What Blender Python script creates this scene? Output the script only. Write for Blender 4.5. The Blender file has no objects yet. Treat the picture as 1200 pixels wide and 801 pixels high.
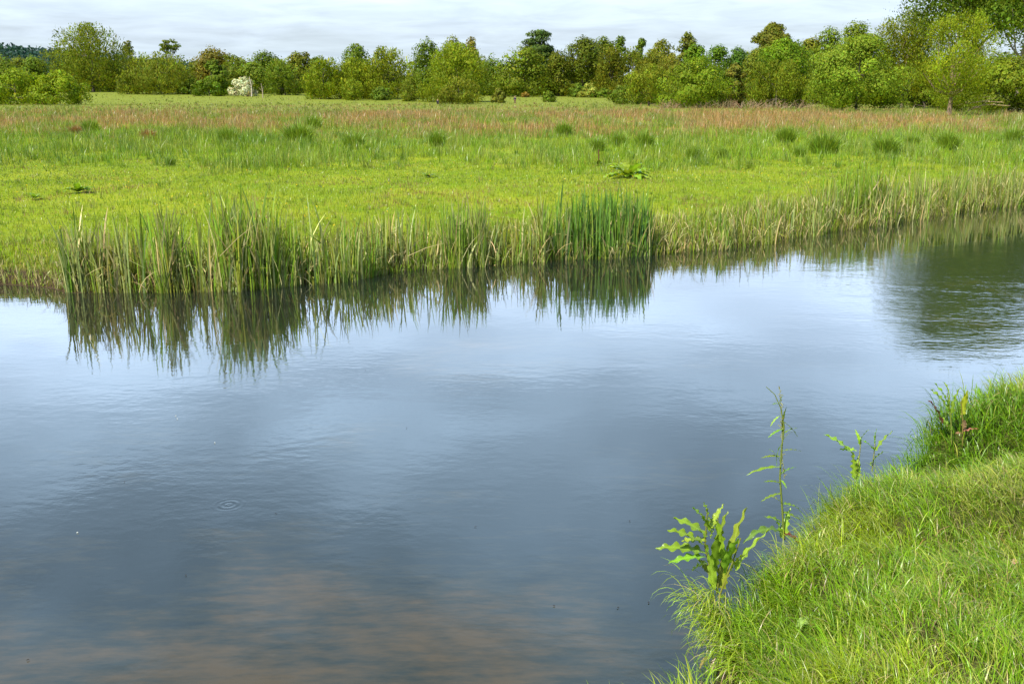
import bpy, math, zlib
import numpy as np
from mathutils import Vector, Matrix

# ------------------------------------------------------------------ camera, sky, sun, exposure
S = bpy.context.scene
COL = S.collection
F = 1100.0                       # focal length in pixels of a 1200 px wide frame
CAMH = 2.2
PITCH = math.atan((400.5 - 112.0) / F)
cam_d = bpy.data.cameras.new("camera")
cam_d.sensor_width = 36.0
cam_d.lens = F / 1200.0 * 36.0
cam_d.clip_start = 0.05
cam_d.clip_end = 6000.0
cam = bpy.data.objects.new("camera", cam_d)
cam.location = (0, 0, CAMH)
cam.rotation_euler = (math.pi / 2 - PITCH, 0, 0)
COL.objects.link(cam)
S.camera = cam

SUN_AZ = math.radians(226)       # clockwise from +Y
SUN_EL = math.radians(50)
sun_dir = Vector((math.sin(SUN_AZ) * math.cos(SUN_EL), math.cos(SUN_AZ) * math.cos(SUN_EL), math.sin(SUN_EL)))
sun_d = bpy.data.lights.new("sun", 'SUN')
sun_d.energy = 5.0
sun_d.angle = math.radians(0.6)
sun_d.color = (1.0, 0.95, 0.84)
sun = bpy.data.objects.new("sun", sun_d)
sun.location = (-30, -20, 60)
sun.rotation_euler = (-sun_dir).to_track_quat('-Z', 'Y').to_euler()
COL.objects.link(sun)

W = bpy.data.worlds.new("World")
S.world = W
W.use_nodes = True
wn, wl = W.node_tree.nodes, W.node_tree.links
wn.clear()
def N(nodes, t, **kw):
    n = nodes.new(t)
    for k, v in kw.items():
        if k == 'inp':
            for a, b in v.items():
                n.inputs[a].default_value = b
        else:
            setattr(n, k, v)
    return n
w_out = N(wn, 'ShaderNodeOutputWorld')
w_bg = N(wn, 'ShaderNodeBackground', inp={'Strength': 0.06})
w_sky = N(wn, 'ShaderNodeTexSky', sky_type='NISHITA')
w_sky.sun_disc = False
w_sky.sun_elevation = SUN_EL
w_sky.sun_rotation = SUN_AZ
w_sky.air_density = 1.0
w_sky.dust_density = 0.6
w_tc = N(wn, 'ShaderNodeTexCoord')
w_sep = N(wn, 'ShaderNodeSeparateXYZ')
wl.new(w_tc.outputs['Generated'], w_sep.inputs[0])
# a flat cloud deck seen in perspective: direction divided by its elevation
w_z = N(wn, 'ShaderNodeMath', operation='MAXIMUM', inp={1: 0.0}); wl.new(w_sep.outputs['Z'], w_z.inputs[0])
w_za = N(wn, 'ShaderNodeMath', operation='ADD', inp={1: 0.075}); wl.new(w_z.outputs[0], w_za.inputs[0])
w_dx = N(wn, 'ShaderNodeMath', operation='DIVIDE'); wl.new(w_sep.outputs['X'], w_dx.inputs[0]); wl.new(w_za.outputs[0], w_dx.inputs[1])
w_dy = N(wn, 'ShaderNodeMath', operation='DIVIDE'); wl.new(w_sep.outputs['Y'], w_dy.inputs[0]); wl.new(w_za.outputs[0], w_dy.inputs[1])
w_cv = N(wn, 'ShaderNodeCombineXYZ'); wl.new(w_dx.outputs[0], w_cv.inputs[0]); wl.new(w_dy.outputs[0], w_cv.inputs[1])
w_n1 = N(wn, 'ShaderNodeTexNoise', inp={'Scale': 0.9, 'Detail': 5.0, 'Roughness': 0.5, 'Distortion': 0.3}); wl.new(w_cv.outputs[0], w_n1.inputs['Vector'])
w_cov = N(wn, 'ShaderNodeMapRange', inp={'From Min': 0.36, 'From Max': 0.68, 'To Min': 0.0, 'To Max': 1.0}, clamp=True, interpolation_type='SMOOTHSTEP')
wl.new(w_n1.outputs['Fac'], w_cov.inputs['Value'])
# more cover towards the horizon, where the deck is seen edge-on
w_low = N(wn, 'ShaderNodeMapRange', inp={'From Min': 0.12, 'From Max': 0.5, 'To Min': 0.85, 'To Max': 0.12}, clamp=True)
wl.new(w_z.outputs[0], w_low.inputs['Value'])
w_mx = N(wn, 'ShaderNodeMath', operation='MULTIPLY'); wl.new(w_cov.outputs[0], w_mx.inputs[0])
w_inv = N(wn, 'ShaderNodeMath', operation='SUBTRACT', inp={0: 1.0}); wl.new(w_low.outputs[0], w_inv.inputs[1])
wl.new(w_inv.outputs[0], w_mx.inputs[1])
w_ad = N(wn, 'ShaderNodeMath', operation='ADD', use_clamp=True); wl.new(w_mx.outputs[0], w_ad.inputs[0]); wl.new(w_low.outputs[0], w_ad.inputs[1])
# cloud brightness: haze-grey low down, bright above the frame, thin and grey overhead
w_cr = N(wn, 'ShaderNodeValToRGB')
e = w_cr.color_ramp.elements
e[0].position = 0.0; e[0].color = (0.335, 0.405, 0.47, 1)
e[1].position = 1.0; e[1].color = (0.16, 0.26, 0.38, 1)
for p, c in ((0.06, (0.365, 0.425, 0.485)), (0.11, (0.50, 0.60, 0.72)), (0.20, (0.88, 1.11, 1.44)), (0.32, (0.76, 1.06, 1.42)), (0.45, (0.48, 0.71, 1.0)), (0.6, (0.28, 0.44, 0.62))):
    x = e.new(p); x.color = (*c, 1)
wl.new(w_z.outputs[0], w_cr.inputs[0])
w_n2 = N(wn, 'ShaderNodeTexNoise', inp={'Scale': 1.7, 'Detail': 8.0, 'Roughness': 0.6, 'Distortion': 0.4}); wl.new(w_cv.outputs[0], w_n2.inputs['Vector'])
w_var = N(wn, 'ShaderNodeMapRange', inp={'From Min': 0.34, 'From Max': 0.66, 'To Min': 15.0, 'To Max': 18.6}, clamp=True)
wl.new(w_n2.outputs['Fac'], w_var.inputs['Value'])
w_cm = N(wn, 'ShaderNodeVectorMath', operation='SCALE'); wl.new(w_cr.outputs[0], w_cm.inputs[0]); wl.new(w_var.outputs[0], w_cm.inputs['Scale'])
w_mix = N(wn, 'ShaderNodeMix', data_type='RGBA')
wl.new(w_ad.outputs[0], w_mix.inputs['Factor']); wl.new(w_sky.outputs[0], w_mix.inputs['A']); wl.new(w_cm.outputs[0], w_mix.inputs['B'])
wl.new(w_mix.outputs['Result'], w_bg.inputs['Color'])
wl.new(w_bg.outputs[0], w_out.inputs[0])

S.view_settings.view_transform = 'Standard'
S.view_settings.look = 'None'
S.view_settings.exposure = 1.0
S.view_settings.gamma = 1.0
S.view_settings.use_curve_mapping = False
S.render.engine = 'CYCLES'
S.cycles.max_bounces = 7
S.cycles.transparent_max_bounces = 8
S.cycles.transmission_bounces = 3
S.cycles.diffuse_bounces = 3
S.cycles.glossy_bounces = 2
S.cycles.caustics_reflective = False
S.cycles.caustics_refractive = False

# ------------------------------------------------------------------ helpers
rng = np.random.default_rng(7)
cP, sP = math.cos(PITCH), math.sin(PITCH)
def ray(px, py):
    """world direction through a spot of the photograph"""
    u = (px - 600.0) / F; v = (400.5 - py) / F
    d = np.array([u, cP + v * sP, -sP + v * cP])
    return d / np.linalg.norm(d)
def hit(px, py, z=0.0):
    d = ray(px, py); t = (z - CAMH) / d[2]
    return np.array([d[0] * t, d[1] * t, z])
def at_y(px, py, Y):
    d = ray(px, py); t = Y / d[1]
    return np.array([d[0] * t, Y, CAMH + d[2] * t])
def sstep(a, b, x):
    t = np.clip((x - a) / (b - a), 0, 1); return t * t * (3 - 2 * t)
def hash2(i, j, seed=0):
    h = (i.astype(np.int64) * 374761393 + j.astype(np.int64) * 668265263 + seed * 974634777) & 0xffffffff
    h = ((h ^ (h >> 13)) * 1274126177) & 0xffffffff
    return ((h ^ (h >> 16)) & 0xffff) / 65535.0
def vnoise(x, y, seed=0):
    x = np.asarray(x, float); y = np.asarray(y, float)
    i, j = np.floor(x), np.floor(y); fx, fy = x - i, y - j
    fx = fx * fx * (3 - 2 * fx); fy = fy * fy * (3 - 2 * fy)
    a, b = hash2(i, j, seed), hash2(i + 1, j, seed); c, d = hash2(i, j + 1, seed), hash2(i + 1, j + 1, seed)
    return (a * (1 - fx) + b * fx) * (1 - fy) + (c * (1 - fx) + d * fx) * fy
def fbm(x, y, seed=0, o=4):
    s, a, t = 0, 1.0, 0
    for k in range(o):
        s = s + a * vnoise(x * 2 ** k, y * 2 ** k, seed + k * 17); t += a; a *= 0.5
    return s / t

def tag(o, label=None, cat=None, group=None, kind=None):
    if label: o['label'] = label
    if cat: o['category'] = cat
    if group: o['group'] = group
    if kind: o['kind'] = kind
    return o
def empty(name, loc, rz=0.0):
    o = bpy.data.objects.new(name, None)
    o.location = [float(a) for a in loc]; o.rotation_euler = (0, 0, rz); o.empty_display_size = 0.2
    COL.objects.link(o); return o
def link_mesh(name, me, mat, parent=None):
    o = bpy.data.objects.new(name, me)
    if mat is not None and not me.materials: me.materials.append(mat)
    if parent is not None: o.parent = parent
    COL.objects.link(o); return o

class Geo:
    """collects vertex, face and colour arrays and links them as ONE mesh"""
    def __init__(self): self.v, self.f, self.c, self.n = [], [], [], 0
    def add(self, v, f, c):
        v = np.asarray(v, np.float32).reshape(-1, 3); f = np.asarray(f, np.int64)
        c = np.asarray(c, np.float32)
        if c.ndim == 1: c = np.tile(c, (len(v), 1))
        self.v.append(v); self.f.append(f + self.n); self.c.append(c); self.n += len(v)
    def build(self, name, mat, parent=None, smooth=True):
        v = np.concatenate(self.v); c = np.concatenate(self.c)
        me = bpy.data.meshes.new(name)
        me.vertices.add(len(v)); me.vertices.foreach_set('co', v.ravel())
        nl = sum(a.size for a in self.f); npoly = sum(len(a) for a in self.f)
        me.loops.add(nl); me.polygons.add(npoly)
        me.loops.foreach_set('vertex_index', np.concatenate([a.ravel() for a in self.f]).astype(np.int32))
        tot = np.concatenate([np.full(len(a), a.shape[1], np.int32) for a in self.f])
        st = np.concatenate([[0], np.cumsum(tot)[:-1]]).astype(np.int32)
        me.polygons.foreach_set('loop_start', st)
        me.polygons.foreach_set('use_smooth', np.full(npoly, smooth))
        a = me.attributes.new('col', 'FLOAT_COLOR', 'POINT')
        a.data.foreach_set('color', np.column_stack([c, np.ones(len(c), np.float32)]).astype(np.float32).ravel())
        me.update(calc_edges=True); me.validate()
        return link_mesh(name, me, mat, parent)

def blades(g, P, H, Wd, A, L, C, seg=3, droop=0.0, bend=None, face=None):
    """n grass blades: foot P, length H, width Wd, lean azimuth A, lean L (horizontal share), colour C"""
    n = len(P); H, Wd, A, L = [np.broadcast_to(np.asarray(a, float), (n,)) for a in (H, Wd, A, L)]
    droop = np.broadcast_to(np.asarray(droop, float), (n,))
    dx, dy = np.cos(A), np.sin(A)
    fa = A + np.pi / 2 + rng.normal(0, 0.7, n) if face is None else face
    sx, sy = np.cos(fa), np.sin(fa)
    V = np.zeros((n, 2 * seg + 1, 3), np.float32)
    pos = np.array(P, float); step = H / seg
    for k in range(seg + 1):
        t = k / seg
        w = Wd * (1.0 - 0.25 * t) * (1 if k < seg else 0) * (0.75 + 0.5 * min(t * 3, 0.5))
        if k < seg:
            V[:, 2 * k, 0] = pos[:, 0] - sx * w / 2; V[:, 2 * k, 1] = pos[:, 1] - sy * w / 2; V[:, 2 * k, 2] = pos[:, 2]
            V[:, 2 * k + 1, 0] = pos[:, 0] + sx * w / 2; V[:, 2 * k + 1, 1] = pos[:, 1] + sy * w / 2; V[:, 2 * k + 1, 2] = pos[:, 2]
        else:
            V[:, 2 * seg] = pos
        ang = L * (0.35 + 1.0 * t) + droop * (t * 1.25) ** 2
        if bend is not None: ang = ang + np.where(t >= bend[0], bend[1], 0)
        ca, sa = np.cos(ang), np.sin(ang)
        pos = pos + np.stack([dx * sa * step, dy * sa * step, ca * step], 1)
    base = (np.arange(n) * (2 * seg + 1))[:, None]
    C = np.asarray(C, np.float32)
    cc = np.repeat(C, 2 * seg + 1, 0) if C.ndim == 2 else C
    g.add(V.reshape(-1, 3), base + np.array([[2 * seg - 2, 2 * seg - 1, 2 * seg]]), cc)
    if seg > 1:
        q = np.concatenate([base + np.array([[2 * k, 2 * k + 1, 2 * k + 3, 2 * k + 2]]) for k in range(seg - 1)])
        g.f.append(q + (g.n - n * (2 * seg + 1)))

def tube(g, pts, rad, col, k=6):
    pts = np.asarray(pts, float); n = len(pts); rad = np.broadcast_to(np.asarray(rad, float), (n,))
    V = []
    for i in range(n):
        t = pts[min(i + 1, n - 1)] - pts[max(i - 1, 0)]; t = t / (np.linalg.norm(t) + 1e-9)
        a = np.cross(t, [0.31, 0.95, 0.05]) if abs(t[1]) < 0.9 else np.cross(t, [1, 0, 0.1]); a /= np.linalg.norm(a); b = np.cross(t, a)
        for j in range(k):
            an = 2 * math.pi * j / k
            V.append(pts[i] + rad[i] * (a * math.cos(an) + b * math.sin(an)))
    f = [[i * k + j, i * k + (j + 1) % k, (i + 1) * k + (j + 1) % k, (i + 1) * k + j] for i in range(n - 1) for j in range(k)]
    g.add(V, f, col)

def leafcards(g, P, D, Nn, L, Wd, C):
    """n pointed leaf cards: centre P, long axis D, normal hint Nn, length, width, colour"""
    D = D / (np.linalg.norm(D, axis=1, keepdims=True) + 1e-9)
    s = np.cross(D, Nn); s /= (np.linalg.norm(s, axis=1, keepdims=True) + 1e-9)
    L = np.asarray(L)[:, None]; Wd = np.asarray(Wd)[:, None]
    V = np.stack([P - D * L / 2, P + s * Wd / 2 - D * L * 0.05, P + D * L / 2, P - s * Wd / 2 - D * L * 0.05], 1)
    n = len(P)
    g.add(V.reshape(-1, 3), np.arange(n * 4).reshape(n, 4), np.repeat(np.asarray(C, np.float32), 4, 0))

def rcol(c, n, v=0.18, h=0.08):
    c = np.asarray(c, float)
    out = c[None, :] * np.exp(rng.normal(0, v, n))[:, None]
    t = rng.normal(0, h, n)
    out[:, 0] *= np.exp(t); out[:, 1] *= np.exp(-t * 0.25); out[:, 2] *= np.exp(rng.normal(0, h, n))
    return np.clip(out, 0.002, 0.9)

# ------------------------------------------------------------------ materials
def new_mat(name):
    m = bpy.data.materials.new(name); m.use_nodes = True; m.node_tree.nodes.clear(); return m, m.node_tree.nodes, m.node_tree.links
def mat_leaf(name, transl=0.35, rough=0.5, spec=0.3):
    m, n, l = new_mat(name)
    o = N(n, 'ShaderNodeOutputMaterial'); at = N(n, 'ShaderNodeAttribute', attribute_name='col')
    p = N(n, 'ShaderNodeBsdfPrincipled', inp={'Roughness': rough, 'Specular IOR Level': spec})
    t = N(n, 'ShaderNodeBsdfTranslucent'); mx = N(n, 'ShaderNodeMixShader', inp={0: transl})
    tint = N(n, 'ShaderNodeMix', data_type='RGBA', blend_type='MULTIPLY', inp={'Factor': 1.0, 'B': (1.25, 1.15, 0.6, 1)})
    l.new(at.outputs['Color'], p.inputs['Base Color']); l.new(at.outputs['Color'], tint.inputs['A']); l.new(tint.outputs['Result'], t.inputs['Color'])
    l.new(p.outputs[0], mx.inputs[1]); l.new(t.outputs[0], mx.inputs[2]); l.new(mx.outputs[0], o.inputs[0])
    return m
M_GRASS = mat_leaf('grass_blade', 0.38, 0.36, 0.42)
M_REED = mat_leaf('reed_blade', 0.30, 0.5, 0.25)
M_LEAF = mat_leaf('tree_leaf', 0.42, 0.6, 0.15)
M_DOCK = mat_leaf('dock_leaf', 0.42, 0.36, 0.4)
def mat_bark(name):
    m, n, l = new_mat(name)
    o = N(n, 'ShaderNodeOutputMaterial'); at = N(n, 'ShaderNodeAttribute', attribute_name='col')
    p = N(n, 'ShaderNodeBsdfPrincipled', inp={'Roughness': 0.85, 'Specular IOR Level': 0.15})
    tc = N(n, 'ShaderNodeTexCoord'); nz = N(n, 'ShaderNodeTexNoise', inp={'Scale': 9.0, 'Detail': 6.0})
    mp = N(n, 'ShaderNodeMapping', inp={'Scale': (1, 1, 0.25)})
    l.new(tc.outputs['Object'], mp.inputs[0]); l.new(mp.outputs[0], nz.inputs['Vector'])
    r = N(n, 'ShaderNodeMapRange', inp={'From Min': 0.3, 'From Max': 0.7, 'To Min': 0.6, 'To Max': 1.35}); l.new(nz.outputs['Fac'], r.inputs['Value'])
    sc = N(n, 'ShaderNodeVectorMath', operation='SCALE'); l.new(at.outputs['Color'], sc.inputs[0]); l.new(r.outputs[0], sc.inputs['Scale'])
    b = N(n, 'ShaderNodeBump', inp={'Strength': 0.6, 'Distance': 0.05}); l.new(nz.outputs['Fac'], b.inputs['Height'])
    l.new(sc.outputs[0], p.inputs['Base Color']); l.new(b.outputs[0], p.inputs['Normal']); l.new(p.outputs[0], o.inputs[0])
    return m
M_BARK = mat_bark('bark')
def mat_plain(name, col, rough=0.8):
    m, n, l = new_mat(name)
    o = N(n, 'ShaderNodeOutputMaterial'); p = N(n, 'ShaderNodeBsdfPrincipled', inp={'Roughness': rough, 'Specular IOR Level': 0.2})
    nz = N(n, 'ShaderNodeTexNoise', inp={'Scale': 25.0, 'Detail': 4.0})
    r = N(n, 'ShaderNodeMix', data_type='RGBA', inp={'A': (*[c * 0.8 for c in col], 1), 'B': (*[c * 1.2 for c in col], 1)})
    l.new(nz.outputs['Fac'], r.inputs['Factor']); l.new(r.outputs['Result'], p.inputs['Base Color']); l.new(p.outputs[0], o.inputs[0])
    return m

# ------------------------------------------------------------------ river and banks: outlines
FRONT = [(-260, 352), (-120, 340), (0, 333), (60, 337), (78, 343), (200, 344), (300, 341), (400, 329), (480, 318), (560, 313), (650, 306), (765, 300), (800, 296), (860, 292), (930, 279), (1000, 269), (1060, 261), (1100, 252), (1200, 241), (1300, 233), (1420, 226)]
fr = np.array([hit(*p)[:2] for p in FRONT])
fr = np.vstack([[[-60, fr[0, 1] - 3.5], [-20, fr[0, 1] - 1.0]], fr, [[45, 47], [90, 75]]])
def front(x): return np.interp(x, fr[:, 0], fr[:, 1])           # foot of the reeds on the far side
def far_edge(x):                                                  # soil line, a little behind the reeds
    return front(x) + 0.22 * sstep(-5.0, -4.3, x)
def meadow(x, y):
    v = y - far_edge(x)
    z = -1.6 + 1.6 * sstep(-1.4, 0.0, v) + 0.20 * sstep(0.0, 0.30, v) + 0.11 * sstep(0.2, 1.3, v)
    z = z + sstep(0.3, 2, v) * (0.10 * (fbm(x * 0.35, y * 0.35, 3) - 0.5) + 0.05 * (fbm(x * 1.3, y * 1.3, 5, 3) - 0.5))
    rise = 1.9 + 1.15 * sstep(0, -130, x)
    return z + rise * sstep(205, 340, y) * (1 - 0.0 * y)
def ghit(px, py):
    z = 0.3
    for _ in range(30):
        p = hit(px, py, min(z, 2.0)) if z < 2.1 else at_y(px, py, 330); z = 0.5 * z + 0.5 * float(meadow(p[0], p[1]))
    p[2] = float(meadow(p[0], p[1])); return p

EDGE = [(700, 860), (785, 805), (806, 742), (838, 700), (880, 665), (935, 632), (950, 592), (990, 562), (1034, 548), (1046, 533), (1078, 510), (1130, 494), (1178, 482), (1196, 466), (1216, 440), (1260, 420)]
ed = np.array([hit(*p, 0.30)[:2] for p in EDGE])
poly = np.vstack([[[-60, -40], [-60, -1.0], [-12, 0.6], [-3, 1.35], [-0.9, 1.9]], ed, [[5.2, 7.6], [9, 10.2], [18, 17], [60, 40], [60, -40]]])
def sdist(x, y):
    """signed distance to the near bank's edge, positive on land"""
    x = np.asarray(x, float); y = np.asarray(y, float)
    a = poly; b = np.roll(poly, -1, 0)
    d = np.full(x.shape, 1e9); ins = np.zeros(x.shape, bool)
    for (ax, ay), (bx, by) in zip(a, b):
        ex, ey = bx - ax, by - ay; t = np.clip(((x - ax) * ex + (y - ay) * ey) / (ex * ex + ey * ey), 0, 1)
        d = np.minimum(d, np.hypot(x - ax - t * ex, y - ay - t * ey))
        c = ((ay > y) != (by > y)); 
        with np.errstate(divide='ignore', invalid='ignore'):
            xi = ax + (y - ay) / (by - ay if by != ay else 1e-9) * ex
        ins ^= c & (x < xi)
    return np.where(ins, d, -d)
PK = hit(850, 800, 0.20)
def nearbank(x, y, s=None):
    if s is None: s = sdist(x, y)
    z = -1.6 + 1.55 * sstep(-0.6, 0.0, s) + 0.345 * sstep(-0.02, 0.16, s) + 0.11 * sstep(4.55, 4.95, y - 0.1 * (x - 2.2)) * sstep(0.0, 0.25, s) * sstep(1.5, 1.9, x) + 0.14 * sstep(0.1, 1.1, s) + 0.2 * sstep(1.5, 5, s)
    z = z + sstep(0.0, 0.3, s) * (0.26 * (fbm(x * 1.7 + 3, y * 1.7, 11, 3) - 0.5) + 0.10 * (fbm(x * 5, y * 5, 12, 2) - 0.5))
    z = z - 0.30 * np.exp(-((x - PK[0]) / 0.06) ** 2 - ((y - PK[1]) / 0.30) ** 2)
    # the slump: a hollow between the front hump and the hump behind it
    vy = 4.62 + 0.10 * (x - 2.2)
    z = z - 0.23 * np.exp(-((y - vy) / 0.27) ** 2) * sstep(1.75, 2.2, x) * sstep(0, 0.3, s) + 0.07 * np.exp(-((y - vy + 0.55) / 0.35) ** 2) * sstep(1.5, 2.0, x) * sstep(0, 0.3, s)
    z = z + 0.14 * np.exp(-((y - vy - 0.55) / 0.3) ** 2) * sstep(1.8, 2.3, x) * sstep(0.05, 0.35, s)
    return z

POCKET = hit(850, 800, 0.20)
def grid_mesh(name, X, Y, Z, mat):
    ny, nx = X.shape
    v = np.stack([X, Y, Z], -1).reshape(-1, 3)
    i = np.arange(ny * nx).reshape(ny, nx)
    f = np.stack([i[:-1, :-1], i[:-1, 1:], i[1:, 1:], i[1:, :-1]], -1).reshape(-1, 4)
    g = Geo(); g.add(v, f, (0.1, 0.1, 0.1)); return g.build(name, mat)

# ------------------------------------------------------------------ ground materials
def mat_ground(name, dark, mid, straw, scale, soil=False):
    m, n, l = new_mat(name)
    o = N(n, 'ShaderNodeOutputMaterial'); p = N(n, 'ShaderNodeBsdfPrincipled', inp={'Roughness': 0.95, 'Specular IOR Level': 0.05})
    tc = N(n, 'ShaderNodeTexCoord')
    n1 = N(n, 'ShaderNodeTexNoise', inp={'Scale': scale, 'Detail': 8.0, 'Roughness': 0.65}); l.new(tc.outputs['Object'], n1.inputs['Vector'])
    n2 = N(n, 'ShaderNodeTexNoise', inp={'Scale': scale * 0.06, 'Detail': 6.0}); l.new(tc.outputs['Object'], n2.inputs['Vector'])
    r1 = N(n, 'ShaderNodeMapRange', inp={'From Min': 0.35, 'From Max': 0.65}); l.new(n1.outputs['Fac'], r1.inputs['Value'])
    r2 = N(n, 'ShaderNodeMapRange', inp={'From Min': 0.45, 'From Max': 0.62}); l.new(n2.outputs['Fac'], r2.inputs['Value'])
    a = N(n, 'ShaderNodeMix', data_type='RGBA', inp={'A': (*dark, 1), 'B': (*mid, 1)}); l.new(r1.outputs[0], a.inputs['Factor'])
    b = N(n, 'ShaderNodeMix', data_type='RGBA', inp={'B': (*straw, 1)}); l.new(r2.outputs[0], b.inputs['Factor']); l.new(a.outputs['Result'], b.inputs['A'])
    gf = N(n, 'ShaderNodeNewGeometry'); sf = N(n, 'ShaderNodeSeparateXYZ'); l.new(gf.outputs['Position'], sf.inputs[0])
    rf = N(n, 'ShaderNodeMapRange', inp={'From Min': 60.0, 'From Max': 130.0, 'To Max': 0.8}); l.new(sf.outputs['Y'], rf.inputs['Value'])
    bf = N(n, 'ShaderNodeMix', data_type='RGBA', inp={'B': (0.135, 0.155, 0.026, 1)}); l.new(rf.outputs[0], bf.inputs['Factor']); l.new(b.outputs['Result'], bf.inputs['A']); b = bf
    # wet brown soil on the low strip beside the water
    ge = N(n, 'ShaderNodeNewGeometry'); sp = N(n, 'ShaderNodeSeparateXYZ'); l.new(ge.outputs['Position'], sp.inputs[0])
    r3 = N(n, 'ShaderNodeMapRange', inp={'From Min': 0.13, 'From Max': 0.26}); l.new(sp.outputs['Z'], r3.inputs['Value'])
    c = N(n, 'ShaderNodeMix', data_type='RGBA', inp={'A': (0.045, 0.032, 0.018, 1)}); l.new(r3.outputs[0], c.inputs['Factor']); l.new(b.outputs['Result'], c.inputs['B'])
    bp = N(n, 'ShaderNodeBump', inp={'Strength': 0.7, 'Distance': 0.05}); l.new(n1.outputs['Fac'], bp.inputs['Height'])
    l.new(c.outputs['Result'], p.inputs['Base Color']); l.new(bp.outputs[0], p.inputs['Normal']); l.new(p.outputs[0], o.inputs[0])
    return m
M_MEADOW = mat_ground('meadow_ground', (0.095, 0.140, 0.007), (0.17, 0.225, 0.007), (0.19, 0.22, 0.012), 6.0)
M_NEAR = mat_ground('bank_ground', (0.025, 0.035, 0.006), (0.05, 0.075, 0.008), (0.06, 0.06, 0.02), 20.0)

# meadow: one sheet from below the water's edge to the horizon
uu = np.concatenate([np.linspace(-2500, -140, 14)[:-1], np.linspace(-140, -14, 43)[:-1], np.linspace(-14, 26, 200)[:-1], np.linspace(26, 160, 40)[:-1], np.linspace(160, 2500, 14)])
vv = np.concatenate([np.linspace(-2.0, 3.0, 50)[:-1], np.linspace(3, 45, 110)[:-1], np.linspace(45, 360, 80)[:-1], np.array([360, 420, 500, 700, 1000, 1500, 2500, 4000])])
UU, VV = np.meshgrid(uu, vv)
EY = far_edge(UU); YY = EY + VV
o = grid_mesh('meadow_ground', UU, YY, meadow(UU, YY), M_MEADOW); tag(o, kind='structure')
# near bank
xx = np.concatenate([np.linspace(-60, -3, 20)[:-1], np.linspace(-3, 0.2, 40)[:-1], np.linspace(0.2, 6.0, 200)[:-1], np.linspace(6, 60, 30)])
yy = np.concatenate([np.linspace(-40, 1.4, 20)[:-1], np.linspace(1.4, 8.0, 230)[:-1], np.linspace(8, 42, 40)])
NX, NY = np.meshgrid(xx, yy)
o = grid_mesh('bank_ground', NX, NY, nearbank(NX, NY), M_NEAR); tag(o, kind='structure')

# river bed: mud with waving dark weed, seen through the surface
m, n, l = new_mat('river_bed')
o_ = N(n, 'ShaderNodeOutputMaterial'); p = N(n, 'ShaderNodeBsdfPrincipled', inp={'Roughness': 0.9})
tc = N(n, 'ShaderNodeTexCoord'); mp = N(n, 'ShaderNodeMapping', inp={'Scale': (0.42, 0.55, 1), 'Location': (3.775, 2.305, 0)}); l.new(tc.outputs['Object'], mp.inputs[0])
n1 = N(n, 'ShaderNodeTexNoise', inp={'Scale': 1.0, 'Detail': 5.0, 'Roughness': 0.55, 'Distortion': 0.6}); l.new(mp.outputs[0], n1.inputs['Vector'])
mp2 = N(n, 'ShaderNodeMapping', inp={'Scale': (3.0, 12.0, 1)}); l.new(tc.outputs['Object'], mp2.inputs[0])
n2 = N(n, 'ShaderNodeTexNoise', inp={'Scale': 1.2, 'Detail': 6.0, 'Roughness': 0.65}); l.new(mp2.outputs[0], n2.inputs['Vector'])
ad = N(n, 'ShaderNodeMath', operation='MULTIPLY_ADD', inp={1: 0.45}); l.new(n2.outputs['Fac'], ad.inputs[0]); l.new(n1.outputs['Fac'], ad.inputs[2])
cr = N(n, 'ShaderNodeValToRGB'); el = cr.color_ramp.elements
el[0].position = 0.62; el[0].color = (0.020, 0.040, 0.050, 1); el[1].position = 0.86; el[1].color = (0.29, 0.205, 0.09, 1)
x = el.new(0.71); x.color = (0.075, 0.085, 0.06, 1)
# mud by the near bank; mid-channel bed coloured darker for light lost in water
sy = N(n, 'ShaderNodeSeparateXYZ'); l.new(tc.outputs['Object'], sy.inputs[0])
my = N(n, 'ShaderNodeMapRange', inp={'From Min': 4.0, 'From Max': 5.6, 'To Min': 0.03, 'To Max': -0.16}, clamp=True, interpolation_type='SMOOTHSTEP'); l.new(sy.outputs['Y'], my.inputs['Value'])
a2 = N(n, 'ShaderNodeMath', operation='ADD'); l.new(ad.outputs[0], a2.inputs[0]); l.new(my.outputs[0], a2.inputs[1])
l.new(a2.outputs[0], cr.inputs[0]); l.new(cr.outputs[0], p.inputs['Base Color']); l.new(p.outputs[0], o_.inputs[0])
bx, by = np.meshgrid(np.linspace(-60, 90, 150), np.linspace(-6, 78, 100))
bz = -0.62 + 0.25 * fbm(bx * 0.5, by * 0.5, 21, 3)
o = grid_mesh('river_bed', bx, by, bz, m); tag(o, kind='structure')

# water surface
RING = hit(268, 591)
ROUGHW = hit(1150, 345)
m, n, l = new_mat('river_water')
o_ = N(n, 'ShaderNodeOutputMaterial'); tc = N(n, 'ShaderNodeTexCoord')
def noise(scale, sx, sy, det=4.0, ro=0.5, dist=0.0):
    mp = N(n, 'ShaderNodeMapping', inp={'Scale': (sx, sy, 1), 'Rotation': (0, 0, math.radians(14))}); l.new(tc.outputs['Object'], mp.inputs[0])
    z = N(n, 'ShaderNodeTexNoise', inp={'Scale': scale, 'Detail': det, 'Roughness': ro, 'Distortion': dist}); l.new(mp.outputs[0], z.inputs['Vector']); return z.outputs['Fac']
def mth(op, a, b=None, c=None):
    q = N(n, 'ShaderNodeMath', operation=op)
    for k, s in enumerate((a, b, c)):
        if s is None: continue
        if isinstance(s, (int, float)): q.inputs[k].default_value = s
        else: l.new(s, q.inputs[k])
    return q.outputs[0]
fine = noise(9.0, 1.0, 1.5, 3.0, 0.5)
mid = noise(1.6, 0.7, 1.7, 3.0, 0.5, 0.4)
big = noise(0.5, 0.8, 1.3, 2.0, 0.5)
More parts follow.
